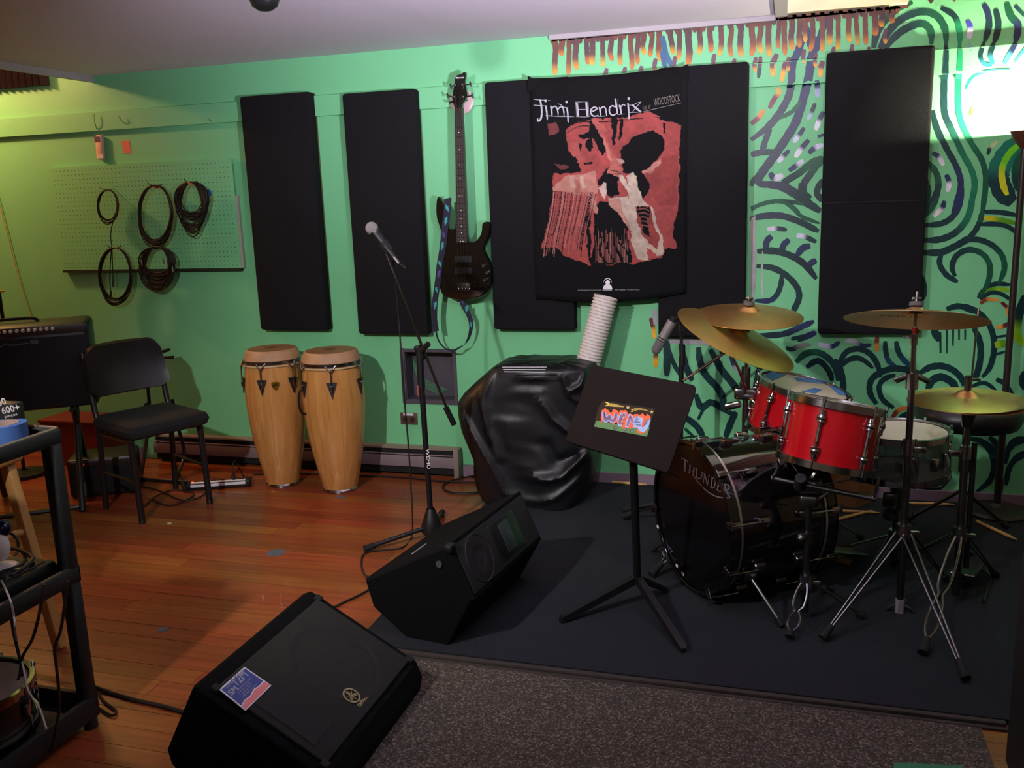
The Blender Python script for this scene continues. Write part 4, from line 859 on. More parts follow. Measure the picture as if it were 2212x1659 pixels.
# folding instrument stand behind the chair
t = thing('instrument_stand', 'black folding instrument stand with padded prongs behind the chair', 'stand', (-3.3, -.22, 0))
yy = -.22
def Q(px, py, y_=yy): return PY(px, py, y_)
f1, f2 = PZ(362, 1020, .008), PZ(400, 1010, .008); f1.y = f2.y = -.3
for a_, b_, c_, d_ in ((318, 770, 322, 905), (372, 862, 398, 985)):
    obj('upright', M().tube([Q(a_, b_), Q((a_+c_)/2, (b_+d_)/2), Q(c_, d_), Vector((Q(c_, d_).x+.06, -.42, .008))], .010, 8), m_blkp, t)
for (a_, b_, c_, d_) in ((312, 762, 362, 756), (312, 772, 371, 772)):
    obj('prong', M().tube([Q(a_, b_), Q((a_+c_)/2, b_+1), Q(c_, d_), Q(c_+2, d_-2)], .009, 8), m_blkr, t)
obj('base_bar', M().cyl((-3.62, -.42, .012), (-2.98, -.42, .012), .011, seg=8), m_blkp, t); obj('base_bar', M().cyl((-3.45, -.12, .012), (-3.05, -.55, .012), .011, seg=8), m_blkp, t)
obj('cross_bar', M().cyl(Q(320, 880), Q(382, 905), .009, seg=8), m_blkp, t); obj('knob', M().cyl(Q(318, 876, yy-.01), Q(318, 876, yy-.05), .014, .018, 10), m_blk, t)
# power strip
p0, p1 = PZ(402, 1062, 0), PZ(541, 1052, 0); e1 = (p1-p0).normalized(); e2 = Vector((-e1.y, e1.x, 0)); L_ = (p1-p0).length; c = (p0+p1)/2+e2*.03
t = thing('power_strip', 'black and grey power strip with a lit red switch on the floor by the chair', 'power strip', tuple(c))
obj('housing', M().bbox(c+Z3*.02, e1, e2, Z3, L_, .055, .036, .006), m_blk, t); obj('label_face', M().bbox(c+Z3*.0385-e2*.009, e1, e2, Z3, L_-.05, .026, .002, .0005), m_label, t); obj('front_label', M().bbox(c+Z3*.026-e2*.0285, e1, Z3, e2, L_-.05, .014, .002, .0005), m_label, t)
for k in range(5): q = c+e1*(-.08+k*.05)+e2*.012+Z3*.0395; obj('socket', M().cyl(q, q+Z3*.0012, .012, seg=10), m_blkr, t)
q = c-e1*(L_/2-.03)+Z3*.038; obj('lit_switch', M().bbox(q, e1, e2, Z3, .014, .012, .010, .003), mat('red_neon_switch', 'ff2010', .3, emit='ff3020', estr=4), t)
tag(obj('charger_cable', M().tube([c+e1*.08+Z3*.045, c+e1*.08+Z3*.10, c+e1*.085+e2*.05+Z3*.13, c+e1*.1+e2*.08+Z3*.07, c+e1*.11+e2*.12+Z3*.004, c+e1*.03+e2*.2+Z3*.004], .0035, 6, 6).cyl(c+e1*.08+Z3*.04, c+e1*.08+Z3*.075, .010, .007, 8), m_rope), 'short black charger cable plugged into the power strip', 'cable')
# ================================================================== MICROPHONE STANDS
def tube_leg(par, a, b, r, m, foot=.014, nm='leg', fl_=.045):
    g = obj(nm, M().cyl(a, b, r, seg=10), m, par); d = (Vector(b)-Vector(a)).normalized(); obj('rubber_foot', M().cyl(Vector(b)-d*fl_, Vector(b)+d*.004, foot, seg=10), m_blkr, g); return g
hub = PZ(937, 1130, .13); hub = Vector((hub.x, hub.y, 0))
e_ = PZ(788, 1186, .012); hb = PZ(932, 1135, .06)
t = thing('boom_microphone_stand', 'tall black boom microphone stand on the wood floor beside the congas', 'microphone stand', (hb.x, hb.y, 0))
H0 = Vector((hb.x, hb.y, 0))
ptop = PY(912, 760, H0.y); clutch = Vector((H0.x-.01, H0.y, ptop.z))
obj('pole', M().cyl(H0+Z3*.05, clutch-Z3*.12, .0125, seg=12), m_blkp, t); obj('upper_tube', M().cyl(clutch-Z3*.16, clutch, .016, seg=12), m_blk, t)
obj('base_hub', M().lathe([(.034, .02), (.045, .03), (.046, .06), (.034, .095), (.022, .13), (.018, .14)], H0, Z3, 20), m_blk, t)
d1 = Vector((e_.x-H0.x, e_.y-H0.y, 0)); L1 = d1.length; d1.normalize()
for k in range(3):
    a = R(120*k); dd = Vector((d1.x*math.cos(a)-d1.y*math.sin(a), d1.x*math.sin(a)+d1.y*math.cos(a), 0)); LL = L1 if k == 0 else .30
    tube_leg(t, H0+Z3*.055+dd*.02, H0+dd*LL+Z3*.014, .010, m_blkp, .014)
mic = PY(806, 497, H0.y-.10); tail = PY(975, 908, H0.y+.06); bm_ = (mic-tail).normalized()
c0 = PY(828, 535, H0.y-.095)
obj('boom_arm', M().cyl(c0, tail, .0062, seg=10), m_dchrome, t)['label'] = 'slim metal boom arm'
obj('counterweight', M().cyl(PY(963, 880, H0.y+.05), PY(981, 917, H0.y+.07), .013, seg=12), m_blk, t)
obj('boom_clutch', M().bbox(PY(907, 762, H0.y), bm_, Vector((-bm_.z, 0, bm_.x)), Y, .07, .03, .03, .008).cyl(PY(910, 757, H0.y-.02), PY(926, 742, H0.y-.03), .012, seg=8), m_blk, t)
q = M(); a = H0+Vector((.0, -.0135, .42)); text_mb(q, 'WEMU', a, (0, 0, -1), (1, 0, 0), .014, .09, .0008); obj('pole_lettering', q, m_label, t)['label'] = 'white letters down the pole'
rt = PY(903, 845, H0.y-.014); obj('red_tag', M().bbox(rt, X, Z3, Y, .006, .05, .003, .001), mat('red_tag', 'a8483c', .6), t)
t = thing('vocal_microphone', 'black handheld vocal microphone with a silver ball grille on the boom stand', 'microphone', tuple(mic))
md_ = (PY(832, 530, H0.y-.10)-PY(803, 492, H0.y-.10)).normalized(); g0 = PY(803, 493, H0.y-.10)
obj('ball_grille', M().sphere(g0, .0265, 20), mat('silver_mesh', 'b8b4b4', .45, .7, bump=.9, bscale=900), t)
obj('grille_band', M().cyl(g0+md_*.018, g0+md_*.026, .0215, .0205, 20), m_dchrome, t)
obj('handle', M().cyl(g0+md_*.026, g0+md_*.150, .0195, .011, 20), m_blk, t); obj('connector', M().cyl(g0+md_*.150, g0+md_*.185, .010, .009, 12), m_dchrome, t)
me_ = g0+md_*.185
t = thing('microphone_clip', 'black clip holding the vocal microphone at the boom end', 'clip', tuple(c0))
obj('clip_body', M().cyl(g0+md_*.075+Vector((0, .006, 0)), g0+md_*.12+Vector((0, .006, 0)), .0225, .019, 14, True), m_blkr, t)
yb_ = H0.y
tag(obj('microphone_cable', M().tube([me_, me_+Vector((.03, 0, -.02)), PY(851, 560, yb_-.05), PY(855, 620, yb_-.02), PY(862, 700, yb_), PY(868, 780, yb_-.01), PY(874, 870, yb_), PY(882, 960, yb_), PY(887, 1040, yb_), PY(891, 1110, yb_-.02), PZ(889, 1160, .005), PZ(868, 1183, .005), PZ(830, 1188, .005), PZ(795, 1192, .005), PZ(782, 1203, .005), PZ(781, 1225, .005), PZ(790, 1243, .005), PZ(815, 1250, .005), PZ(838, 1251, .005)], .0036, 6, 5), m_rope),
    'black cable hanging from the vocal microphone to the wood floor', 'cable')
# condenser microphone on a stand behind the drums
B0 = Vector((-.46, -.34, 0)); ym = -.42
t = thing('boom_microphone_stand', 'black boom microphone stand behind the bass drum, holding the grey microphone', 'microphone stand', tuple(B0))
top = PY(1472, 690, B0.y)
obj('pole', M().cyl(B0+Z3*.06, Vector((top.x, B0.y, PY(1474, 770, B0.y).z)), .0115, seg=10), m_blkp, t)
obj('upper_tube', M().cyl(Vector((top.x, B0.y, PY(1474, 780, B0.y).z)), top, .0075, seg=10), m_blkp, t); obj('collar', M().cyl(PY(1474, 745, B0.y), PY(1474, 790, B0.y), .014, seg=12), m_blk, t)
obj('ring', M().cyl(PY(1472, 702, B0.y), PY(1472, 716, B0.y), .010, seg=10), m_dchrome, t)
obj('base_hub', M().lathe([(.03, .02), (.04, .03), (.03, .1), (.016, .13)], B0, Z3, 16), m_blk, t)
for a_ in (205, 325, 85): dd = Vector((math.cos(R(a_)), math.sin(R(a_)), 0)); tube_leg(t, B0+Z3*.055, B0+dd*(.28 if a_ != 85 else .20)+Z3*(.014+cz), .009, m_blkp, .014)
obj('boom_arm', M().cyl(PY(1476, 822, B0.y-.02), PY(1566, 762, B0.y+.02), .0062, seg=8), mat('bronze_tinted_boom', '5a3a30', .35, .6), t)
obj('boom_clutch', M().bbox(PY(1566, 757, B0.y+.02), X, Z3, Y, .05, .03, .03, .008), m_blk, t)
a, b = PY(1452, 694, ym), PY(1416, 758, ym); dm = (b-a).normalized()
t = thing('studio_microphone', 'large grey ribbed broadcast microphone tilted beside the crash cymbals', 'microphone', tuple(a))
mg = mat('matte_grey_metal', '8a8484', .5, .3)
obj('body', M().cyl(a, a+dm*.085, .0205, seg=20), mg, t)
for k in range(7): obj('body_rib', M().cyl(a+dm*(.018+k*.012), a+dm*(.024+k*.012), .0222, seg=20), mg, t)
obj('grille_head', M().cyl(a+dm*.10, b, .0228, .021, 20).cyl(b, b+dm*.012, .021, .012, 20), mat('grey_mesh', '7c7878', .6, .3, bump=1, bscale=700), t)
obj('mount', M().cyl(a-dm*.02, a+dm*.004, .014, seg=12).tube([a-dm*.01, (a+top)/2+Vector((0, 0, .01)), top], .008, 8), m_blkr, t)
# cables along the skirting
tag(obj('floor_cable', M().tube([PZ(548, 1024, .006), PZ(640, 1022, .006), PZ(790, 1027, .006), PZ(880, 1032, .006), PZ(960, 1040, .006), PZ(1036, 1042, .006), PZ(1060, 1040, .006)], .0055, 6), m_rope), 'black cable running along the foot of the baseboard heater', 'cable')
tag(obj('floor_cable', M().tube([PZ(1050, 1024, .018), PZ(1000, 1032, .016), PZ(965, 1042, .006), PZ(957, 1054, .006), PZ(975, 1064, .006), PZ(1010, 1066, .006), PZ(1045, 1062, .006), PZ(1075, 1058, .006)], .0055, 6), m_rope), 'black cable looped on the floor beside the black cover', 'cable')
tag(obj('floor_cable', M().tube([PZ(545, 1030, .006), PZ(500, 1040, .006), PZ(460, 1050, .008), PZ(430, 1075, .006), PZ(390, 1080, .006), PZ(350, 1062, .006), PZ(300, 1050, .006), PZ(270, 1062, .006)], .0045, 6), m_rope), 'black cable tangled on the wood floor under the chair', 'cable')
tag(obj('floor_cable', M().tube([PZ(330, 1080, .006), PZ(370, 1092, .006), PZ(420, 1068, .006), PZ(380, 1058, .006), PZ(340, 1070, .006), PZ(310, 1095, .006)], .004, 6), m_rope), 'thin dark cable curled on the floor behind the front leg of the chair', 'cable')
tag(obj('floor_cable', M().tube([PZ(190, 1478, .02), PZ(230, 1494, .006), PZ(290, 1512, .006), PZ(345, 1524, .006), PZ(395, 1538, .006), PZ(430, 1545, .01)], .0065, 6), m_rope), 'thick dark cable from the cart to the front floor monitor', 'cable')
tag(obj('floor_cable', M().tube([PZ(188, 1448, .03), PZ(205, 1485, .006), PZ(225, 1515, .006), PZ(250, 1535, .006), PZ(240, 1545, .006), PZ(200, 1520, .006)], .004, 6), m_rope), 'thin dark cable curling on the floor right of the cart leg', 'cable')
tag(obj('floor_cable', M().tube([PZ(715, 1315, .006), PZ(745, 1300, .006), PZ(775, 1286, .006), PZ(800, 1272, .010)], .0045, 6), m_rope), 'black cable between the two floor monitors', 'cable')
for px_, py_, r_, nm_ in ((596, 1194, .042, 'grey-blue worn tape mark in the middle of the wood floor'), (352, 1360, .022, 'small blue tape mark on the wood floor near the cart'), (736, 1074, .022, 'small blue tape mark at the foot of the right conga')):
    c = PZ(px_, py_, .0); tag(obj('tape_mark', M().lathe([(r_, .0003), (r_*.97, .0008), (0, .0009)], c, Z3, 14), mat('floor_tape', '5c6670', .8, var=.3)), nm_, 'tape')
c = PZ(366, 1131, 0); tag(obj('paper_scrap', M().bbox(c+Z3*.0015, X, Y, Z3, .02, .012, .002), m_white), 'tiny white scrap on the wood floor in front of the chair', 'scrap')

# ================================================================== COVERED MACHINE WITH DUCT
yc = -.29
LV = [(1118, 1085, 1215), (1100, 1068, 1240), (1075, 1058, 1258), (1045, 1043, 1272), (1015, 1036, 1281), (985, 1035, 1287), (955, 1020, 1290), (925, 1006, 1291), (895, 1000, 1291), (868, 1000, 1291), (845, 1016, 1292), (820, 1042, 1292), (800, 1064, 1289), (786, 1080, 1282)]
mb = M(); rings = []; nn = 200
def seg_d(px_, pz_, L):
    best = 9
    for (x0_, z0_), (x1_, z1_) in zip(L[:-1], L[1:]):
        dx, dz = x1_-x0_, z1_-z0_; tt = max(0, min(1, ((px_-x0_)*dx+(pz_-z0_)*dz)/(dx*dx+dz*dz))); best = min(best, math.hypot(px_-x0_-tt*dx, pz_-z0_-tt*dz))
    return best
def foldline(L): return [(PY(a, b, yc-.2).x, PY(a, b, yc-.2).z) for a, b in L]
FOLDS = [(foldline([(1150, 815), (1165, 860), (1195, 905), (1230, 935)]), .030, .014), (foldline([(1215, 815), (1228, 855), (1245, 870)]), .022, .010), (foldline([(1268, 795), (1250, 835), (1232, 845)]), .022, .012),
 (foldline([(1085, 910), (1100, 960), (1130, 1005), (1170, 1035), (1215, 1030), (1265, 985)]), .034, .018), (foldline([(1000, 900), (1030, 950), (1060, 1000), (1090, 1060), (1120, 1085)]), .024, .014),
 (foldline([(1060, 800), (1040, 860), (1050, 930), (1080, 990)]), .016, .016), (foldline([(1120, 830), (1130, 900), (1150, 960)]), -.014, .018), (foldline([(1180, 960), (1200, 1000), (1240, 990)]), -.022, .020), (foldline([(1250, 1040), (1200, 1075), (1150, 1085)]), .018, .014)]
lv = []
for a, b in zip(LV[:-1], LV[1:]):
    for q in range(8): f = q/8; lv.append(tuple(a[k]*(1-f)+b[k]*f for k in range(3)))
lv.append(LV[-1]); nl_ = len(lv)
for i, (py_, xl_, xr_) in enumerate(lv):
    z = max(cz, PY((xl_+xr_)/2, py_, yc).z) if i else cz
    a, b = PY(xl_, py_, yc), PY(xr_, py_, yc); cx_ = (a.x+b.x)/2; hw = (b.x-a.x)/2; fi = i/(nl_-1); hd = .215-.02*fi
    ring = []
    for k in range(nn):
        th = 2*math.pi*k/nn; c_, s_ = math.cos(th), math.sin(th); ex = 2/4.2
        x_ = abs(c_)**ex*(1 if c_ > 0 else -1); y_ = abs(s_)**ex*(1 if s_ > 0 else -1)
        P_v = Vector((cx_+hw*x_, yc+.01+min(.26, hd*y_), z))
        if s_ < 0:
            w_ = min(1, -s_*2.5); dp_ = sum(am*math.exp(-(seg_d(P_v.x, z, L)/wd)**2) for L, am, wd in FOLDS); P_v.y -= dp_*w_
            P_v.y -= .010*w_*math.sin(23*P_v.x+6*z)*math.sin(math.pi*min(1, fi*1.2+.05))
            P_v.x += .006*math.sin(9*z+5*s_)*abs(c_)
        ring.append(P_v)
    rings.append(ring)
last = rings[-1]; cc = sum(last, Vector())/nn
for f, dz in ((.975, .010), (.93, .015), (.6, .018), (.25, .02)): rings.append([cc+(p-cc)*f+Z3*dz+Z3*.003*math.sin(7*(p.x+p.y)*8) for p in last])
mb.rings(rings, True, True)
t = thing('covered_machine', 'bulky machine under a draped black plastic cover, standing in front of the green wall', 'covered machine', (-1.17, yc, cz))
o = obj('plastic_cover', mb, mat('black_plastic_sheet', '131418', .44, var=.2, vscale=6, bump=.3, bscale=22), t)
o.data.polygons.foreach_set('use_smooth', [True]*len(o.data.polygons))
md = o.modifiers.new('soften', 'SMOOTH'); md.factor = .5; md.iterations = 9
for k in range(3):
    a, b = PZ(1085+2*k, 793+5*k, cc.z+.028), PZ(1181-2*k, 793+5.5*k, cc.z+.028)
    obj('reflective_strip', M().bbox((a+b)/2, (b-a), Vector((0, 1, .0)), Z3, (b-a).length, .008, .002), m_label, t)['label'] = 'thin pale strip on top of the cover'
da, db = PY(1309, 640, -.165), PY(1268, 792, -.20); dd = (db-da); Ld = dd.length; pr = []
nr = 22
for k in range(nr): h = Ld*k/nr; pr += [(.054, h), (.060, h+Ld/nr*.25), (.060, h+Ld/nr*.55), (.054, h+Ld/nr*.8)]
obj('exhaust_duct', M().lathe(pr, da, dd.normalized(), 32), mat('white_ribbed_duct', 'd8d0cc', .45), t)['label'] = 'white ribbed flexible duct'

# ================================================================== FLOOR MONITORS
t = thing('floor_monitor', 'black wedge floor monitor with a blue and pink sticker and round gold logo', 'floor monitor', (-1.3, -2.41, 0))
y0, y1 = -2.707, -2.113
pf = [(-1.055, .0), (-1.045, .05), (-1.063, .098), (-1.395, .290), (-1.412, .298), (-1.428, .292), (-1.530, .10), (-1.522, .06), (-1.47, .0)]
mb = M(); rr = []
for f, yy in ((.93, y0), (.985, y0+.006), (1, y0+.02), (1, y1-.02), (.985, y1-.006), (.93, y1)):
    cxm, czm = -1.26, .12; rr.append([Vector((cxm+(a-cxm)*f, yy, .002+czm+(b-czm)*f if b > .01 else .002)) for a, b in pf])
mb.rings(rr, True, True, smooth=False); obj('cabinet', mb, m_ozite, t)
A_ = Vector((-1.395, y0, .290)); n1 = Vector((-1.063+1.395, 0, .098-.290)); Lg = n1.length; vd = -n1.normalized(); ud = Y.copy(); nd = ud.cross(vd); 
if nd.z < 0: nd = -nd
gc = Vector((-1.229, (y0+y1)/2, .194)); gp = lambda a, b, h=0: gc+ud*a+vd*b+nd*h    # a along y, b up the slope
obj('grille', M().bbox(gp(0, 0, .006), ud, vd, nd, .53, Lg-.04, .012, .005), mat('perforated_grille', '1d1e20', .55, var=.35, vscale=260, bump=.9, bscale=700), t)
obj('woofer_ring', M().lathe([(.125, .0), (.140, .002), (.150, .0)], gp(.07, -.01, .0125), nd, 40), MATS['perforated_grille'], t)
obj('horn_recess', M().bbox(gp(-.19, -.02, .0125), ud, vd, nd, .10, .20, .002), m_blkr, t)
for a_, b_ in ((-.27, .17), (-.27, -.17), (.27, .17), (.27, -.17)): obj('corner_cap', M().bbox(gp(a_, b_, .008), ud, vd, nd, .024, .024, .016, .005), m_blkr, t)
GPm = lambda px, py: PP(px, py, gp(0, 0, .0135), nd)
s0, s1, s2, s3 = GPm(473, 1490), GPm(528, 1441), GPm(586, 1481), GPm(530, 1536)
sk = obj('sticker', M().prism([s0, s1, s2, s3], nd*.001), m_label, t); sk['label'] = 'blue and pink sticker with white lettering'
L2 = lambda u_, v_, h=.0012: (s0*(1-u_)*(1-v_)+s1*u_*(1-v_)+s2*u_*v_+s3*(1-u_)*v_)+nd*h
obj('sticker_blue', M().prism([L2(.04, .05), L2(.96, .05), L2(.96, .72), L2(.8, .74), L2(.6, .70), L2(.4, .77), L2(.2, .74), L2(.04, .80)], nd*.0006), mat('sticker_blue', '2c3c88', .5), sk)
obj('sticker_pink', M().prism([L2(.03, .84), L2(.2, .78), L2(.4, .80), L2(.6, .74), L2(.8, .78), L2(.97, .75), L2(.98, .97), L2(.03, .97)], nd*.0006), mat('sticker_pink', 'e07c80', .5), sk)
su = (s1-s0).normalized(); sv = (s0-s3).normalized(); W_ = (s1-s0).length; 
q = M(); text_mb(q, '12M', L2(.42, .30, .002), su, sv, .027, W_*.42, .0012); obj('sticker_number', q, m_greyp, sk)
q = M(); text_mb(q, 'SM', L2(.08, .40, .002), su, sv, .016, W_*.26, .001); text_mb(q, 'Club Monitor', L2(.15, .14, .002), su, sv, .009, W_*.4); obj('sticker_words', q, m_greyp, sk)
q = M()
for k, s_ in enumerate(('Professional monitor speaker', '12 inch woofer, 1 inch titanium', 'compression driver', '100 watts, 8 ohms')): text_mb(q, s_, L2(.30-.05*(k % 2), .42+.085*k, .002), su, sv, .0055, W_*(.55-.08*(k % 3)))
obj('sticker_small_print', q, m_greyp, sk)
gold = mat('gold_logo', 'a89a74', .4, .5)
lc = GPm(759, 1503); lr = (GPm(741, 1495)-GPm(778, 1511)).length/2
q = M().lathe([(lr*.84, 0), (lr, 0), (lr, .002), (lr*.84, .002)], lc, nd, 36, True)
for k in range(3):
    a_ = R(90+120*k); dv = ud*math.cos(a_)+vd*math.sin(a_); 
    q.bbox(lc+dv*lr*.36+nd*.001, dv, nd.cross(dv), nd, lr*.82, lr*.07, .002)
    for s_ in (-1, 1): q.bbox(lc+dv*lr*.42+nd.cross(dv)*(lr*.13*s_)+nd*.001, dv, nd.cross(dv), nd, lr*.5, lr*.09, .002)
    q.bbox(lc-dv*lr*.33+nd*.001, dv, nd.cross(dv), nd, lr*.62, lr*.06, .002)
obj('round_logo', q, gold, t)['label'] = 'gold ring with three crossed tuning forks'
a, b = GPm(777, 1529), GPm(795, 1508); q = M(); text_mb(q, 'YAMAHA', a, su, sv, .011, (b-a).length*1.15, .0007); obj('maker_lettering', q, gold, t)

t = thing('floor_monitor', 'plain black carpeted floor monitor with a small horn, behind the stickered one', 'floor monitor', (-1.1, -1.55, cz))
p3 = Vector((-1.062, -1.85, 0)); e = Vector((.080, .585, 0)).normalized(); s_ = e.cross(Z3).normalized()
pf = [(.0, .0), (.100, .178), (.018, .362), (-.328, .185), (-.300, .085), (-.17, .0)]
mb = M(); rr = []
for f, q_ in ((.94, 0), (1, .012), (1, .578), (.94, .59)): rr.append([p3+e*q_+s_*(-.1+(a+.1)*f)+Z3*(cz+(.15+(b-.15)*f if b > .01 else b)) for a, b in pf])
mb.rings(rr, True, True, smooth=False); obj('cabinet', mb, m_ozite, t)
b0_ = p3+s_*.018+Z3*(.362+cz); b1_ = p3+s_*.100+Z3*(.178+cz); bd_ = (b1_-b0_).normalized(); bn = e.cross(bd_).normalized()
if bn.x < 0: bn = -bn
bc_ = (b0_+b1_)/2+e*.295
obj('baffle', M().bbox(bc_+bn*.002, e, bd_, bn, .55, .175, .006, .002), m_grille, t)
hc = bc_+e*.054+bn*.006; hp_ = obj('horn_plate', M().bbox(hc, e, bd_, bn, .20, .14, .006, .002), m_blkp, t); obj('horn_mouth', M().bbox(hc+bn*.0035, e, bd_, bn, .075, .105, .003, .001), mat('horn_grey', '30363a', .4), hp_)
for a_ in (-1, 1):
    for b_ in (-1, 1): obj('screw', M().cyl(hc+e*(.09*a_)+bd_*(.061*b_), hc+e*(.09*a_)+bd_*(.061*b_)+bn*.005, .0035, seg=8), m_dchrome, hp_)
obj('woofer', M().lathe([(.0, -.01), (.02, .0), (.05, .004), (.078, .0), (.082, .004), (.086, .0)], bc_-e*.165+bn*.004, bn, 32), m_blkr, t)
k0 = p3+e*-.002+s_*-.02+Z3*(.29+cz); obj('corner_cap', M().bbox(b0_-Z3*.015+e*.01, e, s_, Z3, .04, .03, .03, .008), m_blk, t); obj('jack_plate', M().cyl(k0, k0-e*.004, .012, seg=14), mat('grey_jack', '4a4c4e', .4), t)
obj('side_strip', M().bbox(p3+e*.17+s_*-.2+Z3*(.253+cz), e, (s_*.346+Z3*.177).normalized(), (Z3*.346-s_*.177).normalized(), .10, .006, .003), m_greyp, t)['label'] = 'scuffed pale line'

# ================================================================== MUSIC STAND
A, B, C_, D_ = Vector((-.638, -1.41, .9)), Vector((-.249, -1.713, .9)), Vector((-.348, -1.805, .652)), Vector((-.736, -1.480, .648))
mu_ = (B-A).normalized(); mvv = ((A+B)/2-(C_+D_)/2); mvv = (mvv-mu_*mvv.dot(mu_)).normalized(); mn = mu_.cross(mvv); mn = -mn if mn.y > 0 else mn
mc = (A+B+C_+D_)/4; mW = ((B-A).length+(C_-D_).length)/2; mH = ((A-D_).length+(B-C_).length)/2
base = PZ(1377, 1283, .05); base = Vector((base.x, base.y, 0))
t = thing('music_stand', 'black sheet-metal music stand with a cartoon sticker on the back of its desk', 'music stand', tuple(base))
mdsk = mat('dark_brown_black_enamel', '1c1617', .65, spec=.12, var=.08)
ol = []
for cx_, cy_, a0_, r_ in ((mW/2-.022, mH/2-.022, 0, .022), (-mW/2+.022, mH/2-.022, 90, .022), (-mW/2+.012, -mH/2+.012, 180, .012), (mW/2-.012, -mH/2+.012, 270, .012)):
    for k in range(6): a_ = R(a0_+18*k); ol.append(mc+mu_*(cx_+r_*math.cos(a_))+mvv*(cy_+r_*math.sin(a_)))
obj('desk', M().prism([p-mn*.0015 for p in ol], mn*.003), mdsk, t)
lg_ = (mc-mvv*mH/2); obj('shelf_lip', M().bbox(lg_-mn*.03, mu_, mn, mvv, mW-.01, .055, .004, .001), mdsk, t)
ptp = mc-mvv*.02-mn*.03; pb2 = Vector((base.x, base.y, .10)); pt2 = Vector((ptp.x-.0, ptp.y+.02, mc.z-.08))
obj('pole', M().cyl(pb2, pt2, .0145, seg=14), m_blkp, t); obj('tilt_bracket', M().bbox(mc-mn*.022-mvv*.05, mu_, mvv, mn, .06, .10, .03, .006), m_blkp, t)
f1, f2, f3 = PZ(1216, 1337, .012+cz), PZ(1474, 1400, .012+cz), PZ(1436, 1274, .012+cz)
for f in (f1, f2, f3):
    dd = (f-Vector((base.x, base.y, f.z))); sd = Vector((-dd.y, dd.x, 0)).normalized(); a_ = pb2+Z3*.015
    ft = Vector((f.x, f.y, cz))
    mb = M(); rr = [[a_+sd*.012+Z3*.012, a_-sd*.012+Z3*.012, a_-sd*.012-Z3*.018, a_+sd*.012-Z3*.018], [ft+sd*.013+Z3*.026, ft-sd*.013+Z3*.026, ft-sd*.013+Z3*.004, ft+sd*.013+Z3*.004], [ft+dd.normalized()*.012+sd*.008+Z3*.016, ft+dd.normalized()*.012-sd*.008+Z3*.016, ft+dd.normalized()*.012-sd*.008+Z3*.002, ft+dd.normalized()*.012+sd*.008+Z3*.002]]
    mb.rings(rr, True, True, smooth=False); obj('leg', mb, m_blkp, t)
# sticker on the desk back
SP = lambda px, py, h=.0035: PP(px, py, mc+mn*h, mn)
def SZ(a, b, h=.0035): return SP(1270+a/13.01, 840+b/13.01, h)
st = obj('sticker', M().prism([SZ(300, 520, .002), SZ(430, 330, .002), SZ(1900, 560, .002), SZ(1660, 1345, .002), SZ(170, 1060, .002)], mn*.0008), mat('sticker_black', '1c1618', .5), t); st['label'] = 'cartoon sticker of four flaming letters on wheels over green grass'
def spoly(nm, c, pts, h=.0035):
    q = M(); vs = [SZ(a, b, h) for a, b in pts]; 
    q.add(vs, [tuple(x) for x in tessellate_polygon([[Vector((a, b, 0)) for a, b in pts]])], False); return obj(nm, q, mat('sticker_'+c, c, .55), st)
spoly('grass', '5f8a58', [(235, 890), (170, 1060), (1660, 1340), (1740, 1075), (1200, 1020), (700, 985)], .0032)
spoly('flames', 'ee6a40', [(395, 590), (430, 590), (480, 530), (520, 570), (590, 610), (600, 650), (680, 660), (690, 590), (740, 560), (790, 600), (850, 610), (860, 690), (905, 600), (960, 600), (1010, 610), (1060, 590), (1110, 650), (1120, 720), (1180, 690), (1240, 720), (1270, 740), (1310, 710), (1420, 710), (1440, 740), (1500, 710), (1540, 680), (1600, 760), (1630, 760), (1670, 700), (1740, 760), (1775, 800), (1700, 900), (1640, 1180), (1600, 1240), (1480, 1255), (1380, 1230), (1400, 1100), (1000, 1115), (960, 1100), (1000, 950), (780, 940), (720, 1010), (560, 900), (420, 900), (370, 980), (360, 800)], .0034)
def sstroke(c, wd, *pp):
    q = M(); q.col = None; ribbon(q, [(a, b) for a, b in zip(pp[0::2], pp[1::2])], wd, lambda a, b: SZ(a, b, .0040), c, taper=(.95, .95), k=3); obj('letter_stroke', q, mat('sticker_letters', 'ffffff', .55, attr=True), st)
for c, wd in (('a8b4e8', 120), ('c06878', 80)):
    sstroke(c, wd, 450, 640, 470, 850, 520, 890, 600, 760, 660, 900, 760, 850, 800, 680)
sstroke('b8b8e0', 130, 1080, 740, 960, 740, 890, 960, 960, 1010); sstroke('b87080', 84, 1070, 745, 960, 745, 895, 950, 980, 960); sstroke('b87080', 60, 930, 850, 1040, 850)
sstroke('a8b8e8', 110, 1090, 1080, 1190, 740, 1260, 950, 1400, 780, 1310, 1090); sstroke('b87088', 62, 1110, 1040, 1190, 760, 1250, 960)
sstroke('a8c0f0', 120, 1500, 810, 1450, 1040, 1520, 1160, 1630, 1080, 1710, 850); sstroke('b86878', 74, 1560, 1020, 1620, 960, 1700, 850)
sstroke('202448', 30, 480, 660, 470, 760, 520, 850); sstroke('202448', 30, 1340, 930, 1480, 940); sstroke('202448', 26, 1320, 1000, 1480, 1030)
for a_, b_ in ((765, 1095), (1050, 1140), (1235, 1185)):
    spoly('wheel', '38484c', [(a_+48*math.cos(k*math.pi/6), b_+48*math.sin(k*math.pi/6)) for k in range(12)], .0038); spoly('wheel_hub', '9a9a94', [(a_+26*math.cos(k*math.pi/4), b_+26*math.sin(k*math.pi/4)) for k in range(8)], .0041)
spoly('comet', 'b8a050', [(580, 400), (700, 410), (1010, 490), (1000, 515), (720, 500), (600, 490)]); spoly('comet', 'a89448', [(1290, 550), (1450, 535), (1600, 570), (1725, 625), (1715, 640), (1560, 600), (1420, 590), (1300, 630)])
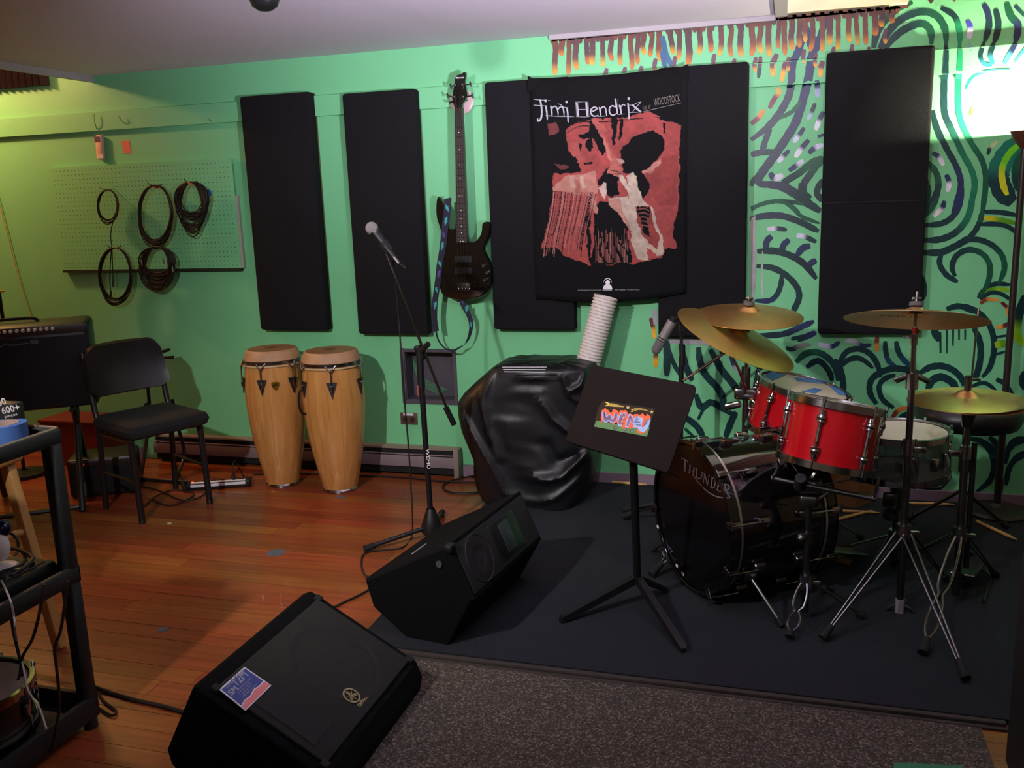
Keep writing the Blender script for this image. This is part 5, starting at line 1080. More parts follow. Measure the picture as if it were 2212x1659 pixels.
for a_, b_, r_ in ((530, 430, 62), (1235, 605, 48)): spoly('moon', 'e0cc60', [(a_+r_*math.cos(R(k)), b_+r_*.95*math.sin(R(k))) for k in range(-140, 141, 28)]+[(a_+r_*.45*math.cos(R(k)), b_+r_*.45*math.sin(R(k))) for k in range(120, -121, -40)], .0042)
for a_, b_ in ((1125, 520), (1795, 650)): spoly('star', 'c8b878', [(a_+(62 if k % 2 == 0 else 26)*math.cos(R(36*k-90)), b_+(62 if k % 2 == 0 else 26)*math.sin(R(36*k-90))) for k in range(10)], .0042)

# ================================================================== DRUM KIT
def drum(name, label, c, n, r, dep, shell, head, nl=8, group=None, hoopm=None, hoopw=.022, bottom=True, lug='tube', a0=0.0, hoopt=.006):
    """c = centre of the batter head, n = its outward normal"""
    c = Vector(c); n = Vector(n).normalized(); u = n.cross(Z3); u = n.orthogonal() if u.length < .05 else u; u.normalize(); v = n.cross(u); hoopm = hoopm or m_chrome
    t = thing(name, label, 'drum', tuple(c-n*dep), group); t['category'] = 'drum'
    rs = r-.012
    obj('shell', M().lathe([(rs-.006, -.002), (rs, -.004), (rs, -dep+.004), (rs-.006, -dep+.002)], c, n, 56), shell, t)
    obj('batter_head', M().lathe([(0, 0), (rs-.012, 0), (rs-.004, -.001), (rs+.002, -.008)], c, n, 48), head, t)
    obj('bottom_head', M().lathe([(0, -dep), (rs-.004, -dep), (rs+.002, -dep+.008)], c, n, 48), head, t)
    for h0, sg in ((.006, -1), (-dep-.006, 1)):
        obj('hoop', M().lathe([(rs+.002, h0), (r+hoopt*.3, h0), (r+hoopt*.3, h0+sg*hoopw), (rs+.004, h0+sg*hoopw)], c, n, 56, True).lathe([(rs+.003, h0), (rs+.003+hoopt*.2, h0-sg*.002), (r+hoopt*.5, h0-sg*.001), (r+hoopt*.5, h0+sg*.004)], c, n, 56), hoopm, t)
    return t, c, n, u, v, rs
def lugs(t, c, n, u, v, rs, dep, nl, a0, style):
    for k in range(nl):
        a = a0+2*math.pi*k/nl; d = u*math.cos(a)+v*math.sin(a); tg = n.cross(d); p = c+d*(rs+.006)
        if style == 'long':   # long drop-shaped lug over the whole shell
            q = M(); 
            for s in (-.24, -.76): q.sphere(c+d*(rs+.010)+n*(dep*s), .016, 12, (1, 1, 1))
            g = obj('lug', q.cyl(c+d*(rs+.010)-n*dep*.28, c+d*(rs+.010)-n*dep*.72, .006, seg=8).cyl(c+d*(rs+.008)-n*dep*.12, c+d*(rs+.010)-n*dep*.30, .008, .015, 12).cyl(c+d*(rs+.010)-n*dep*.70, c+d*(rs+.008)-n*dep*.90, .015, .008, 12), m_chrome, t)
        else: g = obj('lug', M().bbox(p+d*.004-n*dep*.5, tg, n, d, .020, min(.07, dep*.35), .018, .006), m_chrome, t)
        obj('tension_rod', M().cyl(c+d*(rs+.018)+n*.008, c+d*(rs+.018)-n*(dep*.4), .003, seg=6).cyl(c+d*(rs+.018)+n*.002, c+d*(rs+.018)+n*.016, .0055, seg=6).cyl(c+d*(rs+.018)-n*(dep+.008), c+d*(rs+.018)-n*(dep*.6), .003, seg=6), m_chrome, g)
# bass drum
bn_ = Vector((-.819, -.574, 0)); bc0 = Vector((-.32, -1.25, .29+cz+.004)); bdp = .42
t, c, n, u, v, rs = drum('bass_drum', 'glossy black bass drum on its side with THUNDER lettered across its front head', bc0, bn_, .282, bdp, m_bdblk, m_bdhead, hoopm=m_bdblk, hoopw=.036, hoopt=.010)
for h in (-.040, -bdp+.038): obj('hoop_inlay', M().lathe([(rs+.004, h), (rs+.012, h-.004), (rs+.012, h+.004), (rs+.004, h)], c, n, 64), mat('brushed_silver_ring', 'c0bcb4', .3, .95), t)
m_blackchrome = mat('black_nickel', '2a2a2e', .25, .9)
for k in range(10):
    a = R(12)+2*math.pi*k/10; d = u*math.cos(a)+v*math.sin(a); tg = n.cross(d)
    if d.z < -.93: continue
    for s, h in ((1, .006), (-1, -bdp-.006)):
        p = c+d*(rs+.012)+n*h; nn_ = n*s
        g = obj('claw_hook', M().bbox(p-d*.002+nn_*.002, tg, d, n, .026, .03, .005, .002).bbox(p+d*.014-nn_*.014, tg, n, d, .022, .036, .007, .003), m_chrome if k % 2 else m_dchrome, t)
        obj('tension_rod', M().cyl(p+d*.016-nn_*.0, p+d*.016-nn_*.115, .0035, seg=8), m_chrome, g)
        obj('rod_handle', M().bbox(p+d*.018+nn_*.004, tg, d, n, .034, .007, .007, .002), m_dchrome, g)
    for s in (.30, .70): obj('lug', M().bbox(c+d*(rs+.010)-n*bdp*s, tg, n, d, .026, .05, .024, .007), m_chrome if k % 3 else m_dchrome, t)
hs = lambda px, py, h=.002: PP(px, py, c+n*h, n)
H5 = lambda a, b: hs(1420+a/8.508, 940+b/8.508)
th = M(); th.col = None
def tw(wd, *p): ribbon(th, list(zip(p[0::2], p[1::2])), wd, H5, '9c9aa4', taper=(.95, .95), k=3)
tw(16, 448,415, 500,445, 562,485); tw(12, 452,398, 446,440); tw(12, 566,470, 556,520); tw(30, 512,450, 508,550, 500,650); tw(12, 478,640, 525,672)
tw(24, 602,552, 598,620, 588,690); tw(24, 676,600, 668,670, 655,745); tw(12, 600,628, 668,668); tw(10, 582,548, 622,562); tw(10, 570,688, 604,704); tw(10, 655,592, 700,612); tw(10, 640,738, 676,756)
tw(24, 722,618, 716,700, 728,780, 770,800); tw(16, 770,800, 812,780, 826,690); tw(10, 702,612, 742,628); tw(10, 808,680, 846,700)
tw(14, 866,700, 858,780, 846,860); tw(26, 862,700, 900,820, 922,925); tw(14, 950,740, 938,840, 924,930); tw(10, 846,694, 880,710); tw(10, 930,732, 968,748); tw(10, 832,855, 862,870)
tw(24, 1006,780, 1000,860, 986,945); tw(20, 985,775, 1040,795, 1066,860, 1050,940, 1010,972, 972,945)
tw(24, 1124,855, 1116,930, 1102,1010); tw(12, 1104,848, 1190,888, 1188,915); tw(11, 1118,932, 1160,950); tw(12, 1084,1002, 1160,1040, 1172,1010)
tw(24, 1246,905, 1240,990, 1228,1080); tw(20, 1222,900, 1290,915, 1322,960, 1300,1000, 1240,998); tw(20, 1268,1000, 1288,1080, 1338,1140); tw(11, 1206,1074, 1250,1096)
tw(14, 672,745, 730,840, 820,932); tw(26, 838,960, 940,1050, 1080,1125, 1220,1152, 1335,1150)
obj('lettering', th, mat('drum_lettering', '9c9aa4', .5, attr=True), t)['label'] = 'silver grey serif letters over a curved underline'
for a_, b_ in ((1462, 1222), (1475, 1240), (1421, 1138)): p = hs(a_, b_, .009); obj('hoop_sticker', M().bbox(p, u, v, n, .016, .012, .002, .001), m_label, t)
for a_, b_, c_, d_ in ((1633, 1245, 1690, 1352),):
    f = PZ(c_, d_, cz+.008); top = c-n*.10+(Vector((.574, -.819, 0)))*.235-Z3*.155
    g = obj('spur', M().cyl(top, f, .0065, seg=10), m_chrome, t); obj('rubber_foot', M().cyl(f+(top-f).normalized()*.03, f, .010, seg=10), m_blkr, g)
    p = top; obj('spur_bracket', M().bbox(p, n, Z3, Vector((.574, -.819, 0)), .05, .035, .03, .006), m_dchrome, t)
sdv = Vector((-.574, .819, 0)); top = c-n*.10+sdv*.235-Z3*.155; f = top+sdv*.16+n*.06; f.z = cz+.008
g = obj('spur', M().cyl(top, f, .0065, seg=10), m_chrome, t); obj('rubber_foot', M().cyl(f+(top-f).normalized()*.03, f, .010, seg=10), m_blkr, g)
# front tom
tl_, tr_ = PY(1703, 851, -1.3), PY(1917, 890, -1.3)
ft_c = (tl_+tr_)/2; fr_r = (tr_-tl_).length/2-.002
t, c, n, u, v, rs = drum('tom_drum', 'front red tom drum with chrome rims and long drop-shaped lugs', ft_c, (.165, .17, .97), fr_r, .212, m_red, m_head, group='red tom drums')
ftc, ftn = c, n
lugs(t, c, n, u, v, rs, .212, 6, R(-64), 'long')
# rear tom with blue tape
tl_, tr_ = PY(1638, 812, -.75), PY(1838, 858, -.75); rt_c = (tl_+tr_)/2; rt_r = (tr_-tl_).length/2
t, c, n, u, v, rs = drum('tom_drum', 'rear red tom drum with strips of blue tape on its head', rt_c, (.235, -.02, .97), rt_r, .20, m_red, m_head, group='red tom drums')
lugs(t, c, n, u, v, rs, .20, 6, R(-95), 'long'); rtc, rtn = c, n
TP = lambda px, py: PP(px, py, c+n*.0012, n)
for q_ in ([(1650,812),(1666,803),(1698,810),(1668,822)], [(1716,815),(1722,823),(1782,829),(1788,822)], [(1792,834),(1808,834),(1828,853),(1812,853)], [(1735,845),(1760,850),(1775,842),(1760,838)]):
    obj('tape_strip', M().prism([TP(a_, b_) for a_, b_ in q_], n*.0006), m_bluet, t)['label'] = 'blue masking tape'
# snare
sn_c = Vector((.424, -.85, PY(2055, 941, -.85).z+.012))
t, c, n, u, v, rs = drum('snare_drum', 'smoky clear snare drum with a cream head beside the tom', sn_c, (-.02, .0, 1), .180, .165, m_clear, mat('cream_head', 'd8d4c0', .5, var=.05))
lugs(t, c, n, u, v, rs, .165, 8, R(10), 'box')
obj('strainer', M().bbox(c+Vector((.10, -.168, -.08)), (.85, .5, 0), Z3, (.5, -.85, 0), .03, .05, .02, .005), m_chrome, t)
obj('orange_badge', M().cyl(PP(2013, 958, c+Vector((0, -.172, 0)), (.25, -1, 0)), PP(2013, 958, c+Vector((0, -.176, 0)), (.25, -1, 0)), .010, seg=14), mat('orange_badge', 'c07040', .6), t)

def cymbal(label, c, n, r, m, logo=None, name='crash_cymbal', group='cymbals of the drum kit', felt=True, flip=1):
    c = Vector(c); n = Vector(n).normalized(); t = thing(name, label, 'cymbal', tuple(c), group)
    pr = [(.007, .026), (.018, .024), (.030, .017), (.040, .007), (.052, .004), (r*.5, -.002), (r*.8, -.010), (r, -.020), (r, -.0212), (r*.8, -.0115), (r*.5, -.0035), (.052, .0025), (.040, .0055), (.030, .0155), (.018, .0225), (.007, .0245)]
    obj('bow', M().lathe(pr, c, n, 72), m, t)
    u = n.orthogonal().normalized()
    if felt:
        obj('felt', M().lathe([(.007, .026), (.022, .027), (.022, .040), (.007, .041)], c, n, 20), mat('grey_felt', '5c5a5a', .95), t); obj('lower_felt', M().lathe([(.008, .022), (.020, .021), (.020, .006), (.008, .005)], c, n, 20), m_blkr, t)
        obj('wing_nut', M().cyl(c+n*.041, c+n*.050, .009, seg=10).bbox(c+n*.052, n.cross(Vector((0, 1, 0))), n, Vector((0, 1, 0)), .03, .010, .005, .002), m_dchrome, t)
    return t, c, n
ca = PY(1617, 672, -.75)
tA, cA, nA = cymbal('thin bronze crash cymbal highest at the left of the kit, lying almost flat', ca-Vector((0, 0, .0)), (.05, -.11, 1), .213, m_brass)
cbp = PY(1594, 722, -.87)
tB, cB, nB = cymbal('bronze crash cymbal steeply tilted towards the red toms', cbp, (.44, -.10, .89), .246, m_brass)
ccp = PY(1978, 679, -1.27)
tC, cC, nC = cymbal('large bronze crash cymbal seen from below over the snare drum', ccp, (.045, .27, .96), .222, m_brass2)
dn = -nC; vy = Vector((0, -1, 0)); vy = (vy-nC*vy.dot(nC)).normalized(); q = M()
text_mb(q, 'PAISTE', cC+Vector((-.12, 0, 0))+vy*.125-nC*.0195, (1, .0, -.045), -vy, .030, .125, .001); obj('underside_lettering', q, mat('cymbal_ink', '2a2018', .6), tC)['label'] = 'black letters on the underside'
q = M(); lcp = cA+Vector((.12, -.06, 0)); lcp = lcp-nA*((lcp-cA).dot(nA)+.0095); q.lathe([(.016, 0), (.019, 0), (.019, .0008), (.016, .0008)], lcp, nA, 16, True).bbox(lcp, X, Y, nA, .05, .004, .001).bbox(lcp, (1, 1, 0), (1, -1, 0), nA, .045, .003, .001); obj('ink_logo', q, mat('cymbal_ink', '2a2018', .6), tA)
hhc = PY(2088, 858, -1.15)
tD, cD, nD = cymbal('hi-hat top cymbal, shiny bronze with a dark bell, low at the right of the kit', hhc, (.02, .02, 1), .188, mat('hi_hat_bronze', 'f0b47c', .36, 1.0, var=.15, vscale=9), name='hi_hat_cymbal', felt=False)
obj('clutch', M().cyl(cD+Z3*.026, cD+Z3*.075, .010, seg=12).bbox(cD+Vector((.022, 0, .062)), X, Y, Z3, .035, .008, .010, .003), m_dchrome, tD)
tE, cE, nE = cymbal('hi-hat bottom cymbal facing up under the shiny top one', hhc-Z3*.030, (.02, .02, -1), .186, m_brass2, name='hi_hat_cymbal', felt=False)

def dleg(par, top, foot, spread=.018, kink=.5, m=None):
    """double-braced leg: two wires that bow apart and meet at the foot"""
    m = m or m_chrome; top = Vector(top); foot = Vector(foot); d = (foot-top).normalized(); s = d.cross(Z3).normalized(); L = (foot-top).length
    q = M()
    if not kink:
        for g in (-1, 1): q.cyl(top+s*(spread*.9*g), top+d*L*.92+s*(.004*g), .0042, .0038, 8)
    for g in ((-1, 1) if kink else ()): q.tube([top+s*(spread*.5*g), top+d*L*.18+s*(spread*g), top+d*L*.42+s*(spread*g), top+d*L*.52+s*(spread*.35*g), top+d*L*.62+s*(spread*.9*g), top+d*L*.78+s*(spread*g), top+d*L*.88+s*(.004*g), top+d*L*.93+s*(.003*g)], .0042, 7, 3)
    o = obj('leg', q, m, par); obj('rubber_foot', M().cyl(top+d*L*.88, foot-d*.004, .012, .0165, 12), m_blkr, o); return o
def cstand(label, bx, by, zh, feet, topz, cname='cymbal_stand', lean=(0, 0), m=None, kinks=(0, 0, 0)):
    m = m or m_dchrome; B = Vector((bx, by, 0)); T_ = Vector((bx+lean[0], by+lean[1], topz)); t = thing(cname, label, 'stand', (bx, by, cz), 'chrome stands of the drum kit')
    mid = B+Z3*(zh+.30)
    obj('lower_tube', M().cyl(B+Z3*(cz+.03), Vector((bx, by, zh+.30)), .0125, seg=12), m, t)
    obj('leg_hub', M().cyl(B+Z3*(zh-.02), B+Z3*(zh+.03), .024, seg=12).bbox(B+Z3*zh+Vector((.03, 0, 0)), X, Y, Z3, .04, .012, .02, .004), m_chrome, t)
    for f, kk in zip(feet, kinks): dleg(t, B+Z3*zh+(Vector(f)-B).normalized()*.02, f, kink=kk, m=m_chrome if kk else m_dchrome)
    return t, B, T_, mid
fz = cz+.012
# right crash stand
F = [PZ(1775, 1380, fz), PZ(2088, 1468, fz), Vector((.60, -.98, fz))]
t, B, T_, mid = cstand('tall chrome boom-less stand holding the crash cymbal over the snare drum', .403, -1.27, .31, F, cC.z)
obj('bottom_plug', M().cyl(B+Z3*cz, B+Z3*(cz+.05), .016, seg=12), m_label if False else mat('grey_plug', '8c8890', .5), t); obj('floor_spike', M().tube([B+Vector((-.045, 0, cz+.002)), B+Vector((-.02, 0, cz+.022)), B+Vector((.02, 0, cz+.022)), B+Vector((.045, 0, cz+.002))], .006, 8), m_dchrome, t)
obj('middle_tube', M().cyl(mid, Vector((B.x, B.y, .84)), .0110, seg=12), m_dchrome, t)
zk = PY(1965, 818, -1.27).z; Bz = lambda z: Vector((B.x+(cC.x-B.x)*max(0, (z-.5)/(cC.z-.5)), B.y, z))
obj('upper_tube', M().cyl(Bz(.80), Bz(cC.z-.07), .0085, seg=12), m_chrome, t)
obj('height_clamp', M().cyl(Bz(zk-.035), Bz(zk+.02), .020, seg=14).bbox(Bz(zk)+Vector((-.035, 0, 0)), (1, 0, .5), (-.5, 0, 1), Y, .045, .02, .012, .004).bbox(Bz(zk)+Vector((.035, 0, 0)), (1, 0, -.5), (.5, 0, 1), Y, .045, .02, .012, .004), m_chrome, t)
z2 = mid.z; obj('height_clamp', M().cyl(Bz(z2-.02), Bz(z2+.03), .019, seg=14).bbox(Bz(z2)+Vector((.035, -.01, 0)), X, Y, Z3, .04, .01, .022, .004), m_chrome, t)
obj('tilter', M().cyl(Bz(cC.z-.10), Bz(cC.z-.065), .011, seg=12).bbox(Bz(cC.z-.075)+Vector((-.02, 0, 0)), X, Y, Z3, .03, .02, .008, .003), m_chrome, t); obj('red_mark', M().cyl(Bz(cC.z-.062), Bz(cC.z-.045), .0095, seg=10), mat('red_tape', 'c02818', .6), t)
obj('cymbal_rod', M().cyl(Bz(cC.z-.07), cC+nC*.075, .0045, seg=8), m_chrome, t)
# hi-hat stand
hb_ = Vector((.60, -1.15, 0)); F = [PZ(1992, 1412, fz), PZ(2152, 1242, fz), Vector((.42, -.86, fz))]
t, B, T_, mid = cstand('chrome hi-hat stand with a long pull rod and pedal at the right of the kit', hb_.x, hb_.y, .27, F, cD.z, 'hi_hat_stand', kinks=(1, 0, 0))
obj('upper_tube', M().cyl(mid, hb_+Z3*(cE.z-.03), .0095, seg=12).cyl(hb_+Z3*(cE.z-.075), hb_+Z3*(cE.z-.028), .016, .026, 14), m_dchrome, t)
obj('height_clamp', M().cyl(mid-Z3*.02, mid+Z3*.025, .019, seg=14).bbox(mid+Vector((-.035, -.01, 0)), X, Y, Z3, .04, .012, .024, .004), m_chrome, t)
rt_ = PY(2099, 664, -1.15); obj('pull_rod', M().cyl(hb_+Z3*(cE.z-.03), Vector((hb_.x+.01, hb_.y, rt_.z)), .0034, seg=8), m_chrome, t)
obj('second_tube', M().cyl(hb_+Vector((.032, .03, .14)), hb_+Vector((.032, .03, .60)), .010, seg=10), m_blkp, t)
g = obj('pedal_board', M().bbox(hb_+Vector((.06, .15, .085)), (.3, .95, -.2), (.95, -.3, 0), (.06, .2, .97), .26, .085, .012, .005), m_dchrome, t); obj('pedal_frame', M().tube([hb_+Vector((-.06, 0, fz)), hb_+Vector((-.01, .12, fz)), hb_+Vector((.09, .29, fz)), hb_+Vector((.16, .26, fz)), hb_+Vector((.09, 0, fz))], .005, 7), m_dchrome, t)
# rear stand for two crash cymbals
RB = Vector((-.155, -.72, 0)); F = [PZ(1405, 1243, fz), PZ(1346, 1116, fz), Vector((.12, -.40, fz))]
t, B, T_, mid = cstand('chrome double cymbal stand behind the bass drum carrying two crash cymbals', RB.x, RB.y, .30, F, cA.z, kinks=(1, 0, 0))
za = PY(1600, 860, RB.y).z
obj('middle_tube', M().cyl(mid, RB+Z3*za, .0115, seg=12), m_dchrome, t); obj('upper_tube', M().cyl(RB+Z3*za, Vector((cA.x, cA.y, cA.z-.05)), .008, seg=10), m_chrome, t)
obj('cymbal_rod', M().cyl(Vector((cA.x, cA.y, cA.z-.055)), cA+nA*.06, .0045, seg=8), m_chrome, t); obj('tilter', M().sphere(Vector((cA.x, cA.y, cA.z-.055)), .014, 10), m_chrome, t)
mc_ = RB+Z3*(za+.02); obj('multi_clamp', M().bbox(mc_, X, Y, Z3, .09, .04, .05, .010).bbox(mc_+Vector((-.05, -.01, -.05)), (1, 0, .3), Y, (-.3, 0, 1), .07, .03, .03, .008).cyl(mc_+Vector((.03, -.03, -.02)), mc_+Vector((.06, -.05, -.05)), .012, seg=10), m_chrome, t)
obj('clamp_collar', M().cyl(PY(1612, 792, RB.y), PY(1608, 850, RB.y), .018, .022, 14), m_dchrome, t)
arm0 = mc_+Vector((0, -.03, .03)); arm1 = cB-nB*.06; obj('boom_arm', M().tube([arm0, (arm0+arm1)/2, arm1, cB+nB*.065], .0055, 8, 2), m_chrome, t); obj('boom_tilter', M().sphere(arm1, .015, 10), m_chrome, t)
# tom stand
TB = Vector((.085, -1.40, 0)); F = [PZ(1705, 1378, fz), PZ(1864, 1330, fz), Vector((-.06, -1.30, fz))]
F[2] = Vector((.16, -1.16, fz))
t, B, T_, mid = cstand('short chrome stand carrying the front red tom drum', TB.x, TB.y, .155, F, .5, 'tom_stand', kinks=(1, 0, 0))
zt2 = PY(1740, 1050, TB.y).z; bot = ftc-ftn*.212
obj('middle_tube', M().cyl(mid-Z3*.05, Vector((TB.x, TB.y, zt2)), .0115, seg=12), m_dchrome, t)
obj('height_clamp', M().cyl(Vector((TB.x, TB.y, zt2-.20)), Vector((TB.x, TB.y, zt2-.16)), .026, seg=12).sphere(Vector((TB.x-.02, TB.y-.02, zt2-.18)), .020, 10), m_dchrome, t)
rc_ = Vector((TB.x, TB.y, zt2)); obj('ratchet', M().cyl(rc_-X*.03, rc_+X*.035, .030, seg=14).bbox(rc_+Vector((0, -.02, -.045)), X, Y, Z3, .06, .03, .04, .008), m_dchrome, t)
ba = bot-ftn*.022; obj('cradle_bar', M().cyl(ba+Vector((-.17, -.09, -.010)), ba+Vector((.16, -.09, -.062)), .009, seg=10).cyl(ba+Vector((-.02, -.10, -.02)), ba+Vector((-.02, .12, -.03)), .009, seg=10), m_dchrome, t)
kn = ba+Vector((-.075, -.105, -.012)); obj('knob', M().cyl(kn+Vector((0, .02, -.02)), kn+Vector((0, -.02, .02)), .022, .018, 14), m_blkr, t)
obj('arm', M().tube([rc_, rc_+Vector((.02, .0, .05)), ba+Vector((-.02, -.02, -.025))], .010, 8), m_dchrome, t)
for a_, b_ in (((-.165, -.09, -.010), (-.15, -.13, .07)), ((.155, -.09, -.06), (.165, -.12, .02)), ((-.02, .12, -.03), (-.03, .155, .05))): obj('cradle_arm', M().tube([ba+Vector(a_), ba+Vector(b_)*.98+Vector((0, 0, -.03)), ba+Vector(b_)], .0055, 8), m_chrome, t)
obj('strut', M().cyl(PY(1708, 998, TB.y), PY(1737, 1038, TB.y), .003, seg=6).cyl(PY(1770, 1049, TB.y), PY(1848, 1034, TB.y), .003, seg=6).cyl(PY(1757, 1084, TB.y), PY(1796, 1058, TB.y), .008, seg=8), m_chrome, t)
# rear tom stand
RT = Vector((-.06, -.60, 0)); rb_ = rtc-rtn*.20
t, B, T_, mid = cstand('short chrome stand under the rear red tom drum', .12, -.66, .16, [Vector((.05, -.88, fz)), Vector((.33, -.60, fz)), Vector((.0, -.46, fz))], .5, 'tom_stand')
obj('cradle', M().cyl(mid, rb_-rtn*.03, .009, seg=8).cyl(rb_-rtn*.03-X*.13, rb_-rtn*.03+X*.13, .008, seg=8), m_dchrome, t)
for s_ in (-1, 1): obj('cradle_arm', M().tube([rb_-rtn*.03+X*.13*s_, rb_-rtn*.02+X*.175*s_, rb_+rtn*.03+X*.182*s_-Z3*.02*s_*(0)], .005, 8), m_chrome, t)
# snare stand
sb_ = sn_c-Z3*.165
t, B, T_, mid = cstand('low chrome snare stand with a black knob under the clear snare drum', .424, -.86, .14, [Vector((.30, -1.06, fz)), Vector((.50, -.62, fz)), Vector((.25, -.72, fz))], .4, 'snare_stand')
bx_ = Vector((.424, -.86, sb_.z-.05)); obj('basket_hub', M().cyl(bx_-Z3*.09, bx_, .020, .028, 14).bbox(bx_-Z3*.05+Vector((-.03, -.03, 0)), X, Y, Z3, .05, .03, .06, .01), m_dchrome, t)
for a_ in (200, 320, 80): dd = Vector((math.cos(R(a_)), math.sin(R(a_)), 0)); obj('basket_arm', M().tube([bx_, bx_+dd*.15+Z3*.025, bx_+dd*.184+Z3*.045, bx_+dd*.192+Z3*.085], .0055, 8), m_chrome, t)
kb = PY(1922, 1112, -1.0); obj('knob', M().cyl(kb, kb+Vector((0, .04, 0)), .026, .022, 12), m_blkr, t); obj('knob_stem', M().cyl(kb+Vector((0, .03, 0)), bx_-Z3*.07, .008, seg=8), m_dchrome, t)
# bass drum pedal behind
pb = bc0-bn_*.50; pb.z = 0; sd = Vector((.574, -.819, 0))
t = thing('bass_drum_pedal', 'chrome bass drum pedal behind the bass drum', 'pedal', (pb.x, pb.y, cz))
obj('frame', M().tube([pb+sd*.05+Z3*fz, pb+sd*.05+Z3*.22, pb-sd*.05+Z3*.22, pb-sd*.05+Z3*fz], .008, 8, 1), m_dchrome, t)
obj('foot_board', M().bbox(pb-bn_*.14+Z3*.075, bn_+Z3*.25, sd, Z3-bn_*.25, .26, .085, .012, .005), m_dchrome, t); obj('beater', M().cyl(pb+Z3*.21, pb+bn_*.04+Z3*.34, .004, seg=6).cyl(pb+bn_*.02+Z3*.35, pb+bn_*.07+Z3*.34, .024, seg=14), mat('felt_white', 'a8a498', .9), t)
# throne
TC = Vector((.724, -.46, 0)); t = thing('drum_throne', 'round black padded drum throne behind the hi-hat', 'stool', tuple(TC)); zt3 = PY(2095, 872, -.5).z
obj('seat', M().lathe([(0, -.105), (.15, -.105), (.19, -.095), (.207, -.06), (.205, -.03), (.185, -.008), (.14, .0), (0, .002)], TC+Z3*zt3, Z3, 48), m_vinyl, t)
obj('post', M().cyl(TC+Z3*.10, TC+Z3*(zt3-.10), .016, seg=12), m_blkp, t); obj('height_collar', M().cyl(TC+Z3*.30, TC+Z3*.36, .024, seg=12), m_blkp, t)
for a_ in (30, 150, 270): f_ = TC+Vector((math.cos(R(a_)), math.sin(R(a_)), 0))*.23+Z3*fz; tube_leg(t, TC+Z3*.22, f_, .008, m_blkp, .014)
# torchiere
LB = Vector((.925, -.14, 0)); t = thing('torchiere_lamp', 'tall black torchiere floor lamp glowing against the mural at the right edge', 'floor lamp', (LB.x, LB.y, 0))
mlb = mat('brown_black_lamp_enamel', '2a2020', .35)
obj('base', M().lathe([(0, cz), (.125, cz), (.13, cz+.010), (.12, cz+.022), (.03, cz+.034), (.016, cz+.05)], LB, Z3, 40), mlb, t); obj('pole', M().cyl(LB+Z3*.06, LB+Z3*1.62, .0155, .013, 16), mlb, t)
zr = 1.680; obj('bowl', M().lathe([(.012, -.075), (.024, -.06), (.044, -.032), (.058, .0), (.0565, .0), (.042, -.030), (.020, -.056), (0, -.058)], LB+Z3*zr, Z3, 32), mat('reddish_lamp_bowl', '6a3c30', .4, .3), t)
obj('bulb', M().sphere(LB+Z3*(zr-.014), .016, 14), mat('lamp_glow', 'fff0c8', .5, emit='fff0d0', estr=25), t)
# sticks and scraps behind the drums
stl = [((1808,1103),(1900,1108),'drumstick right of the bass drum, upper of the crossed pair on the carpet'), ((1808,1122),(1885,1103),'drumstick lying slantwise on the carpet, lower of the crossed pair right of the bass drum'), ((1962,1087),(2062,1090),'drumstick along the mauve baseboard between the snare drum and hi-hat stand'), ((1846,1071),(1888,1079),'short visible drumstick end beside the brown box behind the tom'), ((2110,1126),(2197,1166),'drumstick slanting on the dark carpet beside the torchiere base'), ((1322,1041),(1397,1047),'drumstick along the baseboard between the covered machine and the music stand')]
for (a_, b_, lab) in stl:
    A_, B_ = PZ(a_[0], a_[1], cz+.008), PZ(b_[0], b_[1], cz+.008); A_.y = min(A_.y, -.03); B_.y = min(B_.y, -.03); d = (B_-A_); L_ = d.length; d.normalize()
    t = thing('drumstick', lab, 'drumstick', tuple(A_), 'loose drumsticks on the carpet'); obj('shaft', M().cyl(A_, A_+d*(L_*.82), .0072, seg=10), m_stick, t); obj('tip', M().cyl(A_+d*L_*.82, A_+d*L_*.97, .0072, .0035, 10).sphere(A_+d*L_*.98, .0048, 8), m_stick, t)
A_ = PZ(1835, 1085, cz); t = thing('brown_box', 'crumpled light brown cardboard box behind the bass drum by the baseboard', 'box', (.33, -.10, cz)); mbr = mat('brown_cardboard', '9a6a3e', .8, var=.3)
obj('body', M().prism([(.20, -.15, cz), (.33, -.19, cz), (.42, -.06, cz), (.27, -.03, cz)], (.01, 0, .15)), mbr, t); obj('flap', M().prism([(.20, -.15, cz+.15), (.34, -.19, cz+.15), (.33, -.10, cz+.20)], (0, .003, .004)), mbr, t)
t = thing('tan_board', 'short tan wood block lying on the carpet under the right edge of the bass drum', 'wood block', (.18, -.7, cz))
a_, b_ = PZ(1795, 1200, cz+.01), PZ(1840, 1212, cz+.01); obj('block', M().bbox((a_+b_)/2, b_-a_, Vector((-(b_-a_).y, (b_-a_).x, 0)), Z3, (b_-a_).length, .05, .02, .003), mat('tan_wood', '8a7448', .6, var=.2), t)
a_ = PZ(1580, 1415, cz+.004); 

